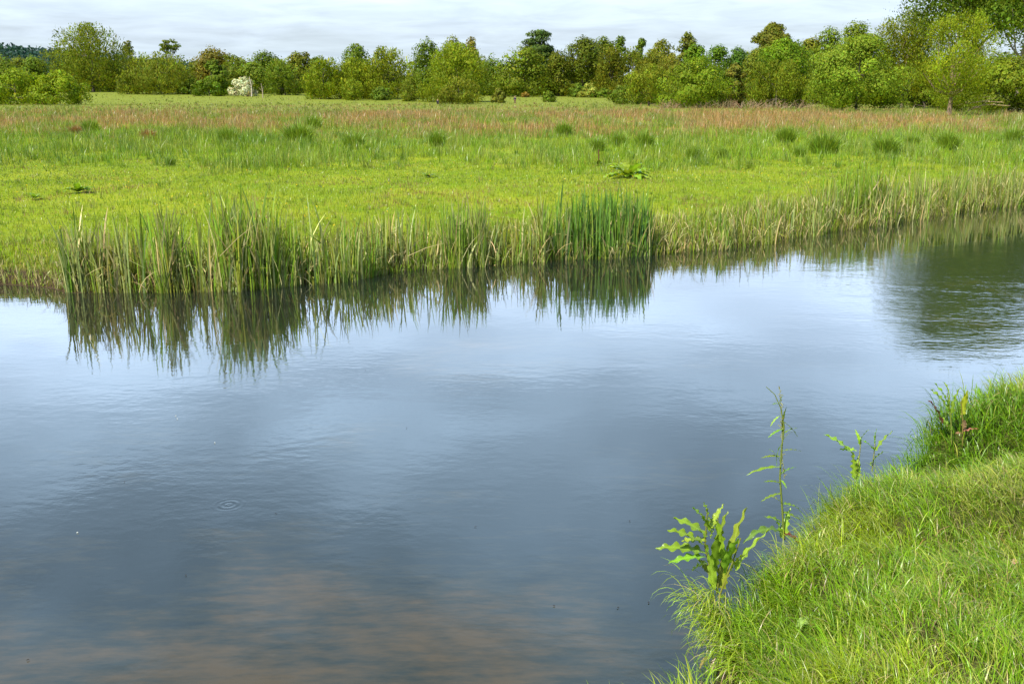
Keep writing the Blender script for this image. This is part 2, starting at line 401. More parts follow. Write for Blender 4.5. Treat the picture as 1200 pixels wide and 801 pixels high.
pw = noise(0.35, 1.0, 1.6, 3.0, 0.55)                             # where the breeze touches the surface
pr = N(n, 'ShaderNodeMapRange', inp={'From Min': 0.42, 'From Max': 0.66, 'To Min': 0.35, 'To Max': 1.3}, clamp=True); l.new(pw, pr.inputs['Value'])
vd = N(n, 'ShaderNodeVectorMath', operation='DISTANCE', inp={1: (ROUGHW[0] + 1.5, ROUGHW[1] - 0.4, 0)}); l.new(tc.outputs['Object'], vd.inputs[0])
rr = N(n, 'ShaderNodeMapRange', inp={'From Min': 1.0, 'From Max': 4.2, 'To Min': 3.2, 'To Max': 0.0}, clamp=True); l.new(vd.outputs['Value'], rr.inputs['Value'])
amp = mth('ADD', pr.outputs[0], rr.outputs[0])
h = mth('MULTIPLY', fine, 0.0010)
h = mth('ADD', h, mth('MULTIPLY', mid, 0.0017))
h = mth('MULTIPLY', h, amp)
h = mth('ADD', h, mth('MULTIPLY', big, 0.0015))
vr = N(n, 'ShaderNodeVectorMath', operation='DISTANCE', inp={1: (RING[0], RING[1], 0)}); l.new(tc.outputs['Object'], vr.inputs[0])
fall = N(n, 'ShaderNodeMapRange', inp={'From Min': 0.02, 'From Max': 0.11, 'To Min': 0.0004, 'To Max': 0.0}, clamp=True); l.new(vr.outputs['Value'], fall.inputs['Value'])
h = mth('ADD', h, mth('MULTIPLY', mth('SINE', mth('MULTIPLY', vr.outputs['Value'], 170.0)), fall.outputs[0]))
bp = N(n, 'ShaderNodeBump', inp={'Strength': 1.0, 'Distance': 1.0}); l.new(h, bp.inputs['Height'])
fz = N(n, 'ShaderNodeFresnel', inp={'IOR': 1.333}); l.new(bp.outputs[0], fz.inputs['Normal'])
fac = mth('MULTIPLY', mth('POWER', fz.outputs[0], 0.78), 1.12)
gl = N(n, 'ShaderNodeBsdfGlossy', inp={'Roughness': 0.015, 'Color': (1, 1, 1, 1)}); l.new(bp.outputs[0], gl.inputs['Normal'])
tr = N(n, 'ShaderNodeBsdfTransparent', inp={'Color': (0.62, 0.60, 0.52, 1)})
df = N(n, 'ShaderNodeBsdfDiffuse', inp={'Color': (0.022, 0.030, 0.026, 1)})
m1 = N(n, 'ShaderNodeMixShader', inp={0: 0.30}); l.new(tr.outputs[0], m1.inputs[1]); l.new(df.outputs[0], m1.inputs[2])
m2 = N(n, 'ShaderNodeMixShader'); l.new(fac, m2.inputs[0]); l.new(m1.outputs[0], m2.inputs[1]); l.new(gl.outputs[0], m2.inputs[2])
l.new(m2.outputs[0], o_.inputs[0])
wx, wy = np.meshgrid(np.linspace(-60, 90, 40), np.linspace(-6, 78, 30))
o = grid_mesh('river_water', wx, wy, wx * 0, m); tag(o, kind='structure')

# ------------------------------------------------------------------ meadow grass
LUSH = (0.165, 0.275, 0.009); SHORT = (0.182, 0.255, 0.008); OLIVE = (0.12, 0.15, 0.018); STRAW = (0.27, 0.24, 0.075)
RUST = (0.30, 0.175, 0.065); PALE = (0.20, 0.215, 0.045)
def wedge(n, y0, y1, margin=1.25):
    """points over the wedge of meadow the camera looks at, denser near by"""
    u = rng.random(n); y = y0 * (y1 / y0) ** u if y1 / y0 > 2.5 else y0 + (y1 - y0) * u
    x = (rng.random(n) * 2 - 1) * (y * 0.5637 * margin + 2.0)
    return x, y
g = Geo()
def meadow_patch(n, y0, y1, H, Wd, colfn, seg=2, lean=0.45, hv=0.25):
    x, y = wedge(n, y0, y1)
    v = y - far_edge(x); k = v > 0.28; x, y = x[k], y[k]
    z = meadow(x, y) - 0.01
    h = H(x, y) if callable(H) else np.full(len(x), H)
    h = h * np.exp(rng.normal(0, hv, len(x)))
    w = Wd(x, y) if callable(Wd) else np.full(len(x), Wd)
    blades(g, np.stack([x, y, z], 1), h, w, rng.random(len(x)) * 6.283, np.abs(rng.normal(0, lean, len(x))), colfn(x, y), seg)
def mixc(x, y, base, alts):
    c = rcol(base, len(x), 0.20, 0.07)
    for col, mask, v in alts:
        t = np.clip(mask, 0, 1) > rng.random(len(x)); c[t] = rcol(col, int(t.sum()), v, 0.08)
    return c
# grazed turf beside the river
def c_short(x, y):
    f = fbm(x * 0.5, y * 0.8, 31); d = y - far_edge(x)
    return mixc(x, y, SHORT, [(LUSH, sstep(0.42, 0.62, f) * 0.75, 0.2), ((0.12, 0.17, 0.012), sstep(0.5, 0.62, fbm(x * 1.6, y * 1.6, 37)) * 0.75, 0.25), ((0.26, 0.30, 0.035), sstep(0.52, 0.62, fbm(x * 2.2, y * 1.8, 38)) * 0.6, 0.2), ((0.20, 0.12, 0.05), sstep(0.64, 0.70, fbm(x * 0.9, y * 0.9, 39)) * 0.7, 0.25), (STRAW, 0.07 + 0.25 * sstep(3.0, 0.5, d), 0.2), ((0.20, 0.24, 0.03), np.full(len(x), 0.15), 0.2)])
meadow_patch(210000, 9.5, 29, lambda x, y: 0.045 + 0.035 * fbm(x * 0.8, y * 0.8, 41) + 0.05 * sstep(1.6, 0.2, y - far_edge(x)), lambda x, y: 0.004 + y * 0.00022, c_short, 2, 0.7, 0.35)
# lush taller grass with a ragged near edge
def lush_mask(x, y): return sstep(0, 1, (y - (25.5 + 10 * (fbm(x * 0.3, y * 0.12, 51) - 0.5) * 2 - 1.5 * sstep(-6, -14, x))) / 3.5)
def c_lush(x, y):
    f = fbm(x * 0.35, y * 0.3, 53)
    return mixc(x, y, LUSH, [(SHORT, sstep(0.45, 0.6, f), 0.2), (PALE, np.full(len(x), 0.16), 0.25), ((0.09, 0.16, 0.012), sstep(0.48, 0.62, fbm(x * 0.8, y * 0.4, 57)) * 0.75, 0.2), ((0.24, 0.28, 0.05), sstep(0.5, 0.62, fbm(x * 0.9, y * 0.45, 56)) * 0.6, 0.2), (RUST, sstep(38, 48, y) * 0.45 * sstep(0.4, 0.6, fbm(x * 0.2, y * 0.12, 58)), 0.25)])
meadow_patch(165000, 21, 52, lambda x, y: 0.04 + lush_mask(x, y) * (0.03 + 0.36 * sstep(0.35, 0.8, fbm(x * 0.9, y * 0.6, 59))), lambda x, y: 0.006 + y * 0.00025, c_lush, 2, 0.6, 0.3)
# rusty sorrel and old rush beyond it
def c_rust(x, y):
    f = 0.65 * fbm(x * 0.09, y * 0.028, 61) + 0.35 * fbm(x * 0.3, y * 0.10, 62); f2 = fbm(x * 0.4, y * 0.15, 63)
    yy_ = y + 26 * (fbm(x * 0.06, y * 0.03, 64) - 0.5); band = sstep(40, 52, yy_) * sstep(235, 150, yy_)
    far = sstep(85, 130, y); f3 = fbm(x * 0.07, y * 0.03, 66)
    return mixc(x, y, (0.150, 0.205, 0.012), [(PALE, 0.25 + 0.3 * far, 0.25), ((0.25, 0.23, 0.08), far * 0.6 * sstep(0.4, 0.6, f3), 0.25), ((0.20, 0.13, 0.05), far * 0.5 * sstep(0.5, 0.66, fbm(x * 0.12, y * 0.04, 68)), 0.25), (OLIVE, sstep(0.45, 0.6, f2) * 0.8, 0.25), (RUST, band * sstep(0.49, 0.56, f) * 0.95, 0.25), ((0.27, 0.20, 0.09), band * sstep(0.5, 0.6, f2) * 0.35, 0.25)])
meadow_patch(150000, 44, 110, lambda x, y: 0.10 + 0.42 * sstep(0.35, 0.75, fbm(x * 0.45, y * 0.3, 67)), lambda x, y: 0.008 + y * 0.00028, c_rust, 2, 0.65, 0.35)
meadow_patch(110000, 100, 345, lambda x, y: 0.08 + 0.26 * sstep(0.35, 0.75, fbm(x * 0.3, y * 0.12, 69)), lambda x, y: 0.01 + y * 0.0003, c_rust, 1, 0.4, 0.35)
# loose tufts standing out of the sward
def tufts(nt, y0, y1, per, hgt, cols):
    x, y = wedge(nt, y0, y1); k = y - far_edge(x) > 0.7; x, y = x[k], y[k]; m_ = len(x)
    hh = hgt * np.exp(rng.normal(0, 0.35, m_)); ci = rng.integers(0, len(cols), m_); fp = 0.65 * fbm(x * 0.09, y * 0.028, 61) + 0.35 * fbm(x * 0.3, y * 0.10, 62); ci = np.where((fp < 0.5) & (ci < 3), 0, ci); cc = np.array(cols)[ci] * np.exp(rng.normal(0, 0.15, m_))[:, None]
    X = np.repeat(x, per); Y = np.repeat(y, per); Hh = np.repeat(hh, per); n = len(X); r = np.abs(rng.normal(0, 0.35, n)) * Hh; a = rng.random(n) * 6.283
    X = X + r * np.cos(a); Y = Y + r * np.sin(a)
    blades(g, np.stack([X, Y, meadow(X, Y) - 0.01], 1), Hh * np.exp(rng.normal(0, 0.25, n)), 0.004 + Y * 0.00024, a, 0.2 + np.abs(rng.normal(0, 0.5, n)), np.repeat(cc, per, 0) * np.exp(rng.normal(0, 0.15, n))[:, None], 2)
tufts(1500, 10, 27, 14, 0.075, [(0.12, 0.18, 0.012), (0.25, 0.29, 0.04), (0.15, 0.23, 0.01), (0.22, 0.20, 0.06)])
tufts(1800, 25, 48, 22, 0.27, [(0.10, 0.175, 0.012), (0.15, 0.25, 0.012), (0.20, 0.27, 0.03), (0.13, 0.18, 0.015)])
tufts(2600, 44, 125, 20, 0.34, [(0.13, 0.18, 0.015), (0.24, 0.15, 0.06), (0.25, 0.19, 0.08), (0.17, 0.22, 0.02), (0.27, 0.25, 0.10)])
tufts(3200, 110, 300, 16, 0.28, [(0.13, 0.17, 0.015), (0.22, 0.15, 0.06), (0.25, 0.23, 0.09), (0.17, 0.22, 0.02)])
o = g.build('meadow_grass', M_GRASS)
tag(o, 'bright green meadow grass with rusty brown bands across the river', 'grass', kind='stuff')

# buttercups: yellow specks nobody would count
g = Geo()
x, y = wedge(420, 11, 27, 1.05); k = (y - far_edge(x) > 0.6) & (fbm(x * 0.4, y * 0.5, 71) > 0.47); x, y = x[k], y[k]; z = meadow(x, y)
for a in range(5):
    an = a * 1.2566 + rng.random(len(x)); P = np.stack([x + 0.008 * np.cos(an), y + 0.008 * np.sin(an), z + 0.085 + rng.random(len(x)) * 0.03], 1)
    leafcards(g, P, np.stack([np.cos(an), np.sin(an), 0.4 + 0 * an], 1), np.tile([0, -0.5, 1.0], (len(x), 1)), np.full(len(x), 0.017), np.full(len(x), 0.015), rcol((0.75, 0.5, 0.01), len(x), 0.1, 0.03))
o = g.build('buttercup_flowers', M_DOCK); tag(o, 'tiny yellow buttercups dotted over the short grass', 'flowers', kind='stuff')

# ------------------------------------------------------------------ reeds along the far bank
R_GREY = (0.235, 0.265, 0.075); R_OLIVE = (0.195, 0.225, 0.025); R_GREEN = (0.145, 0.245, 0.016); R_STRAW = (0.42, 0.36, 0.16); R_DARK = (0.08, 0.15, 0.028)
def px_x(px):                                                     # x where the reed line passes the photo's column px
    xs = np.linspace(-14, 30, 900); ys = front(xs)
    dep = ys * cP + (CAMH) * sP
    return float(np.interp(px, 600 + F * xs / dep, xs))
HT_PX = [-200, 0, 60, 80, 150, 230, 290, 350, 400, 450, 500, 540, 575, 620, 660, 760, 775, 820, 900, 960, 1020, 1060, 1120, 1200, 1400]
HT = [0.26, 0.22, 0.26, 0.62, 0.82, 0.82, 0.90, 0.80, 0.66, 0.64, 0.66, 0.76, 0.58, 0.60, 0.72, 0.66, 0.42, 0.46, 0.58, 0.64, 0.80, 0.82, 0.78, 0.80, 0.85]
HT_X = [px_x(p) for p in HT_PX]
def reed_set(g, n, x0, x1, d0, d1, hs, wd, cols, lean=0.10, droop=0.15, seg=5, straw=0.12, xpow=1.0):
    x = x0 + (x1 - x0) * rng.random(n) ** xpow; y = front(x) + d0 + (d1 - d0) * rng.random(n) ** 1.3
    if n > 1000: x = x + 0.35 * np.sin(x * 5.3 + 1.5 * np.sin(x * 1.7)) * 0.6
    z = np.minimum(meadow(x, y), 0.30) - 0.04; z = np.maximum(z, -0.12)
    H = np.interp(x, HT_X, HT) * hs * (0.72 + 0.55 * fbm(x * 2.6, y * 1.5, 77, 3)) * np.clip(np.exp(rng.normal(-0.10, 0.26, n)), 0.35, 1.3) * (1.0 - 0.25 * (z > 0.1))
    ci = rng.integers(0, len(cols), n); c = np.zeros((n, 3))
    for i, cc in enumerate(cols): c[ci == i] = rcol(cc, int((ci == i).sum()), 0.2, 0.08)
    s = rng.random(n) < straw; c[s] = rcol(R_STRAW, int(s.sum()), 0.25, 0.08)
    A = rng.random(n) * 6.283; L = np.abs(rng.normal(0, lean, n)); D = np.abs(rng.normal(0, droop, n))
    bent = rng.random(n) < 0.10
    L = np.where(s, L + np.abs(rng.normal(0, 0.25, n)), L)
    blades(g, np.stack([x, y, z], 1), H, wd * np.exp(rng.normal(0, 0.25, n)), A, L, c, seg, D, bend=(0.6, np.where(bent, rng.normal(1.2, 0.4, n), 0)), face=rng.normal(0, 0.6, n))
g = Geo()
a, b = px_x(72), px_x(765); c_, d_ = px_x(765), px_x(1420)
reed_set(g, 1700, a, b, 0.0, 0.65, 1.0, 0.015, [R_GREY, R_GREY, R_OLIVE, R_GREEN], straw=0.10)
reed_set(g, 1700, a, b, 0.0, 0.6, 0.5, 0.012, [R_OLIVE, R_GREY, R_GREEN], lean=0.3, straw=0.18)
reed_set(g, 2300, c_, d_, 0.0, 0.9, 0.95, 0.013, [R_GREY, R_OLIVE, R_GREEN, R_GREY], straw=0.14)
reed_set(g, 3600, c_, d_, 0.0, 1.1, 0.55, 0.012, [R_OLIVE, R_GREY, R_STRAW, R_GREEN], lean=0.3, straw=0.25)
reed_set(g, 420, px_x(-150), a, 0.0, 0.35, 0.9, 0.009, [R_OLIVE, R_GREY, R_GREEN], lean=0.3, straw=0.3)
n_ = 900; x = rng.uniform(px_x(60), px_x(1400), n_); y = front(x) + rng.uniform(-0.06, 0.5, n_); z = np.clip(meadow(x, y), 0.005, 0.3) + 0.01 + 0.2 * rng.random(n_) ** 2
blades(g, np.stack([x, y, z], 1), rng.uniform(0.12, 0.45, n_), 0.009, rng.random(n_) * 6.283, rng.normal(1.25, 0.3, n_), rcol(R_STRAW, n_, 0.3, 0.1), 4, np.abs(rng.normal(0.2, 0.2, n_)))
# fine rough grass in and behind the reeds, hiding the soil
n_ = 26000; x = rng.uniform(px_x(-250), px_x(1450), n_); y = front(x) + rng.random(n_) ** 1.2 * 1.5; z = np.maximum(meadow(x, y), -0.02) - 0.02
far_w = 0.004 + y * 0.0003
h_ = (0.10 + 0.20 * rng.random(n_)) * np.interp(x, [-4.9, -4.5, 2.5, 4, 20], [0.45, 0.9, 1.0, 1.15, 1.3])
cc = rcol(R_OLIVE, n_, 0.25, 0.1); t = rng.random(n_); cc[t < 0.3] = rcol((0.15, 0.16, 0.04), int((t < 0.3).sum()), 0.25, 0.1); cc[t > 0.86] = rcol(R_STRAW, int((t > 0.86).sum()), 0.25, 0.08); k = (t > 0.6) & (t < 0.8); cc[k] = rcol(LUSH, int(k.sum()), 0.2, 0.08)
blades(g, np.stack([x, y, z], 1), h_, far_w, rng.random(n_) * 6.283, np.abs(rng.normal(0, 0.45, n_)), cc, 3, np.abs(rng.normal(0, 0.4, n_)))
o = g.build('bank_reeds', M_REED); tag(o, 'grey green reeds and rough grass fringing the far bank', 'reeds', kind='stuff')

def reed_clump(name, label, cat, px0, px1, n, hs, wd, cols, d0=0.02, d1=0.45, **kw):
    g = Geo(); x0, x1 = px_x(px0), px_x(px1)
    reed_set(g, n, x0, x1, d0, d1, hs, wd, cols, **kw)
    for v in g.v: v -= np.array([(x0 + x1) / 2, front((x0 + x1) / 2) + 0.2, 0], np.float32)
    o = g.build(name, M_REED); o.location = ((x0 + x1) / 2, float(front((x0 + x1) / 2)) + 0.2, 0)
    tag(o, label, cat); return o
reed_clump('iris_clump', 'dense stand of upright dark green iris blades in front of the big meadow dock', 'iris', 648, 764, 560, 1.18, 0.017, [(0.105, 0.205, 0.026), (0.13, 0.24, 0.020), (0.085, 0.165, 0.030)], lean=0.06, droop=0.08, straw=0.06, xpow=0.62)
reed_clump('reed_clump', 'narrow sheaf of tall pale green reeds with straw tips, midway along the reed bank', 'reeds', 518, 560, 190, 1.12, 0.013, [R_GREEN, R_GREY, (0.15, 0.25, 0.02)], lean=0.07, droop=0.1, straw=0.14)
reed_clump('reed_clump', 'tallest reed clump, fresh green with one long blade leaning out of its top', 'reeds', 255, 345, 420, 1.04, 0.015, [R_GREEN, (0.16, 0.27, 0.02), R_OLIVE, R_GREY], lean=0.11, droop=0.15, straw=0.08)
reed_clump('reed_clump', 'grey green reed clump ending the reed bank beside the bare soil shore', 'reeds', 76, 140, 170, 1.0, 0.013, [R_GREY, R_GREY, R_OLIVE], lean=0.12, straw=0.2)
reed_clump('reed_clump', 'lush bright green clump rising behind brown reeds where the river turns away', 'reeds', 985, 1060, 330, 1.05, 0.016, [R_GREEN, (0.16, 0.27, 0.02), R_OLIVE], d0=0.4, d1=1.3, lean=0.1, straw=0.05)
# the single blade that leans out of the tallest clump
tall = [o for o in bpy.data.objects if o.get('label', '').startswith('tallest reed')][0]
g = Geo(); x = px_x(306)
blades(g, np.array([[x, front(x) + 0.12, 0.0]]) - np.array(tall.location)[None], 1.24, 0.018, math.pi, 0.13, np.array([R_DARK]), 6, 0.12, face=np.array([0.2]))
g.build('leaning_blade', M_REED, tall)
# broken straw stalks lying over the reeds
for i, (p0, p1, lab) in enumerate([((1112, 250), (1085, 212), 'broken straw stalk leaning in the reeds, nearest the river bend'), ((925, 279), (918, 250), 'broken straw stalk leaning over reeds right of the iris'), ((258, 300), (300, 262), 'long pale broken stalk slanting across the tallest reed clump'), ((650, 296), (642, 276), 'short broken straw stalk at the left foot of the iris'), ((478, 300), (520, 285), 'bent straw stalk lying level beside the pale reed sheaf')]):
    x = px_x(p0[0]); Y = float(front(x)) - 0.05; A = at_y(*p0, Y); B = at_y(*p1, Y - 0.12); g = Geo()
    M_ = (A + B) / 2 + np.array([0, 0, 0.02]); tube(g, np.array([A, M_, B]) - A, [0.005, 0.0045, 0.002], R_STRAW, 5)
    o = g.build('dead_stalk', M_REED); o.location = A; tag(o, lab, 'reed stalk')

# ------------------------------------------------------------------ rush tussocks in the meadow
def tussock_mesh(seed, col, n=560):
    g = Geo(); r = np.sqrt(rng.random(n)) * 0.22; an = rng.random(n) * 6.283
    P = np.stack([r * np.cos(an), r * np.sin(an), np.full(n, -0.02)], 1)
    blades(g, P, (0.60 - 0.9 * r) * np.exp(rng.normal(0, 0.20, n)), 0.013, an + rng.normal(0, 0.5, n), 0.06 + r * 4.2 * rng.random(n), rcol(col, n, 0.22, 0.08), 3, np.abs(rng.normal(0, 0.25, n)))
    return g
RUSH = (0.155, 0.235, 0.020)
protos = [tussock_mesh(i, RUSH).build('rush_tussock', M_GRASS) for i in range(3)]
rproto = tussock_mesh(9, (0.22, 0.115, 0.04)).build('rush_tussock', M_GRASS)
TUS = [(966, 180, 46, 'largest round dark rush tussock, right of centre in the lush grass'), (812, 187, 24, 'neat dark rush tussock standing just right of the pale blue green patch'), (846, 186, 20, 'small dark rush tussock directly above the right end of the iris'),
       (755, 174, 30, 'dark rush tussock standing behind the big meadow dock'), (726, 172, 24, 'rounded green rush tussock behind and left of the big meadow dock'), (700, 177, 24, 'yellowish rush tussock above the left half of the iris'),
       (1037, 181, 40, 'broad green rush tussock in front of the round bright bush'), (1110, 176, 34, 'green rush tussock in line with the tree with pale fallen boughs'), (1068, 173, 24, 'paler rush tussock between two larger ones below the round bright bush'),
       (921, 168, 30, 'rush tussock at the rusty grass edge below the olive thicket'), (937, 184, 20, 'small rush tussock touching the left side of the largest one'), (1187, 169, 30, 'rush tussock closest to the right end of the meadow'),
       (268, 168, 28, 'dark rush tussock beside pale straw stems below the white hawthorn'), (415, 174, 36, 'wide dark rush tussock below the small pale bush'), (350, 168, 44, 'broad low rush tussock left of a wide dark one'), (512, 172, 28, 'dark rush tussock below the olive brown bush'),
       (107, 157, 26, 'rush tussock just right of a small rusty one'), (200, 194, 16, 'lone small rush tussock in the short grass above the left reeds'), (660, 160, 26, 'rush tussock in the rusty grass below the tall dark woods'), (367, 153, 26, 'far rush tussock half hidden in rusty grass')]
for i, (px, py, wpx, lab) in enumerate(TUS):
    p = ghit(px, py); o = protos[i] if i < 3 else protos[i % 3].copy()
    if i >= 3: COL.objects.link(o)
    s = wpx / F * p[1] / 0.75
    o.location = p; o.rotation_euler = (0, 0, i * 1.7); o.scale = (s, s, s * (0.72 if wpx > 35 else 0.9)); tag(o, lab, 'rush tussock', 'rush tussocks in the meadow')
for i, (px, py, wpx, lab) in enumerate([(173, 166, 24, 'rust red dead tussock, redder of the two rusty ones'), (89, 157, 16, 'small pale rusty tussock near the left bush')]):
    p = ghit(px, py); o = rproto if i == 0 else rproto.copy()
    if i: COL.objects.link(o)
    s = wpx / F * p[1] / 0.75; o.location = p; o.scale = (s, s, s * 0.8); tag(o, lab, 'dead tussock', 'rusty tussocks in the meadow')

# ------------------------------------------------------------------ leafy weeds
def leaf_strip(g, base, az, length, width, rise, curl, col, wavy=0.0, n=9, twist=0.0, midcol=None):
    """one curved leaf: a strip of five points across with a sunken midrib and a wavy edge"""
    pos = np.array(base, float); ang = rise; V = []; C = []
    ph = rng.random() * 6; fq = rng.uniform(20, 32)
    for k in range(n + 1):
        t = k / n; w = width * (math.sin(math.pi * min(1, 0.10 + 0.9 * t) ** 0.75) ** 0.8 if k < n else 0.02)
        d = np.array([math.cos(az) * math.cos(ang), math.sin(az) * math.cos(ang), math.sin(ang)])
        tw = twist * t; s = np.array([-math.sin(az), math.cos(az), 0.0]); up = np.cross(d, s) * -1
        s2 = s * math.cos(tw) + up * math.sin(tw); u2 = np.cross(s2, d)
        if u2[2] < 0: u2 = -u2
        e = wavy * width * 0.5 * math.sin(t * fq + ph); e2 = wavy * width * 0.5 * math.sin(t * fq * 0.87 + ph + 3)
        for q, (lx, lz) in enumerate(((-0.5, 0.10), (-0.25, 0.03), (0, 0), (0.25, 0.03), (0.5, 0.10))):
            off = (e if q == 0 else e2 if q == 4 else 0) * (1 if 0 < k < n else 0)
            V.append(pos + s2 * (lx * w * (1 + (0.75 * math.sin(t * fq * 1.3 + ph + q + 2 * math.sin(t * 9 + ph)) * wavy if q in (0, 4) else 0))) + u2 * (lz * w + off)); C.append(col if q != 2 or midcol is None else midcol)
        pos = pos + d * (length / n); ang -= curl / n
    f = [[k * 5 + q, k * 5 + q + 1, k * 5 + q + 6, k * 5 + q + 5] for k in range(n) for q in range(4)]
    g.add(V, f, np.array(C))
def add_leaf(parent, base, az, length, width, rise, curl, col, wavy=0.25, petiole=0.03, label=None, twist=0.0, name='leaf'):
    g = Geo(); b = np.array(base, float); pc = np.array(col) * 1.3
    d = np.array([math.cos(az) * math.cos(rise), math.sin(az) * math.cos(rise), math.sin(rise)])
    if petiole > 0.001: tube(g, [b, b + d * petiole * 1.1], [0.0022, 0.0016], pc, 5); 
    c = rcol(col, 1, 0.22, 0.12)[0]
    leaf_strip(g, b + d * petiole, az, length, width, rise, curl, c, wavy, 26, twist, np.clip(c * 1.35, 0, 0.8))
    o = g.build(name, M_DOCK, parent)
    if label: o['label'] = label
    return o
def add_stem(parent, pts, r0, r1, col, name='stem'):
    g = Geo(); tube(g, pts, np.linspace(r0, r1, len(pts)), col, 6); return g.build(name, M_DOCK, parent)
def px_local(root, px, py, dy=0.0):
    """spot of the photograph on the upright plane through a plant's foot, in the plant's own coordinates"""
    return at_y(px, py, root.location.y + dy) - np.array(root.location)
DOCK = (0.22, 0.34, 0.025); DOCK_D = (0.15, 0.25, 0.02); DOCK_R = (0.16, 0.06, 0.04)
def bank_point(px, py):
    """first spot where the line of sight meets the near bank"""
    d = ray(px, py); t = np.arange(1.5, 9, 0.01); P = np.array([0, 0, CAMH]) + d * t[:, None]
    k = np.nonzero((P[:, 2] < nearbank(P[:, 0], P[:, 1])) & (P[:, 2] > 0.05))[0]
    return P[k[0]] if len(k) else hit(px, py, 0.28)
def leaf_px(root, p0, p1, width_px, col=DOCK, dy=0.0, dy2=0.0, bow=0.25, label=None, wavy=0.32, twist=0.5):
    """a leaf running between two spots, bowed upward"""
    a = px_local(root, *p0, dy); b = px_local(root, *p1, dy2); d = b - a; L = float(np.linalg.norm(d)); az = math.atan2(d[1], d[0])
    pitch = math.atan2(d[2], math.hypot(d[0], d[1])); sc = root.location.y / (F * 0.95)
    return add_leaf(root, a, az, L * 1.03, width_px * sc * 0.9, pitch + bow, 2 * bow, col, wavy, 0.004, label, twist)

# the leafy dock hanging over the water
p = bank_point(846, 700); root = empty('dock_plant', p); tag(root, 'leafy light green dock with wavy leaves overhanging the bank edge', 'dock plant', 'weeds on the near bank')
for a, b, c in (((838, 690), (826, 640), (829, 596)), ((840, 695), (846, 650), (841, 606)), ((842, 700), (858, 660), (868, 630))):
    add_stem(root, [px_local(root, *a), px_local(root, *b), px_local(root, *c)], 0.0042, 0.0022, (0.24, 0.25, 0.05))
for p0, p1, w, dy in (((828, 648), (770, 643), 17, 0.02), ((828, 640), (783, 622), 15, -0.05), ((829, 628), (790, 608), 14, 0.03), ((830, 618), (811, 596), 12, -0.04), ((830, 612), (824, 590), 10, 0.0), ((832, 620), (848, 592), 11, 0.06),
                      ((842, 640), (853, 600), 13, 0.02), ((843, 655), (839, 610), 14, -0.05), ((828, 660), (812, 668), 13, 0.05), ((856, 655), (876, 596), 15, 0.03), ((850, 672), (866, 632), 14, -0.05), ((846, 690), (852, 640), 15, 0.05), ((835, 690), (826, 640), 14, -0.06), ((862, 668), (902, 622), 14, 0.02), ((842, 688), (818, 655), 13, 0.07), ((827, 652), (785, 660), 12, -0.03), ((828, 634), (800, 634), 13, 0.06), ((831, 622), (820, 602), 11, -0.05), ((833, 630), (842, 612), 11, 0.0), ((850, 668), (838, 628), 12, 0.04), ((836, 670), (842, 628), 13, -0.08), ((857, 668), (872, 650), 11, -0.02)):
    leaf_px(root, p0, p1, w, DOCK if rng.random() < 0.75 else DOCK_D, 0.0, dy)
# tall thin dock in bud, tip nodding to one side
p = bank_point(919, 628); root = empty('dock_plant', p); tag(root, 'tall spindly dock on a single stem with nodding straw tip', 'dock plant', 'weeds on the near bank')
add_stem(root, [px_local(root, *q) for q in ((919, 632), (917, 600), (914, 560), (916, 525), (919, 500), (915, 478), (908, 462), (898, 453))], 0.0052, 0.0015, (0.20, 0.25, 0.05))
for p0, p1, w in (((916, 547), (876, 557), 6), ((917, 528), (938, 529), 4), ((919, 502), (901, 513), 4.5), ((917, 494), (933, 511), 5), ((914, 487), (904, 499), 4), ((913, 473), (906, 474), 3), ((914, 472), (918, 464), 3), ((915, 566), (896, 565), 4.5), ((914, 540), (901, 527), 3.5), ((916, 520), (911, 545), 5), ((918, 515), (929, 506), 3), ((916, 590), (904, 582), 5), ((918, 590), (935, 596), 8), ((915, 562), (921, 572), 4), ((917, 508), (922, 478), 3.5), ((915, 555), (932, 548), 5), ((916, 578), (893, 588), 6), ((917, 600), (940, 612), 7), ((915, 535), (893, 537), 4.5), ((918, 508), (934, 502), 4), ((916, 612), (896, 606), 7)):
    leaf_px(root, p0, p1, w, DOCK_D, 0.0, rng.normal(0, 0.015), 0.3, None, 0.2, 0.3)
leaf_px(root, (917, 625), (868, 640), 11, (0.13, 0.2, 0.03), 0.0, -0.10, 0.75)
leaf_px(root, (918, 624), (936, 640), 11, DOCK_R, 0.0, -0.05, 0.6, 'dark red withered leaf')
leaf_px(root, (918, 628), (926, 596), 11, DOCK, 0.0, 0.04, 0.2); leaf_px(root, (915, 630), (908, 606), 9, DOCK, 0.0, -0.02, 0.2)
g = Geo()
for t in np.linspace(0, 1, 70):
    q = px_local(root, 919 - 3 * math.sin(t * 3) - 20 * max(0, t - 0.75), 560 - 105 * t); dd = rng.normal(0, 0.006, 3); tube(g, [q, q + dd + [0, 0, 0.005]], [0.0022, 0.001], (0.30, 0.30, 0.10), 4)
g.build('seed_spike', M_DOCK, root)
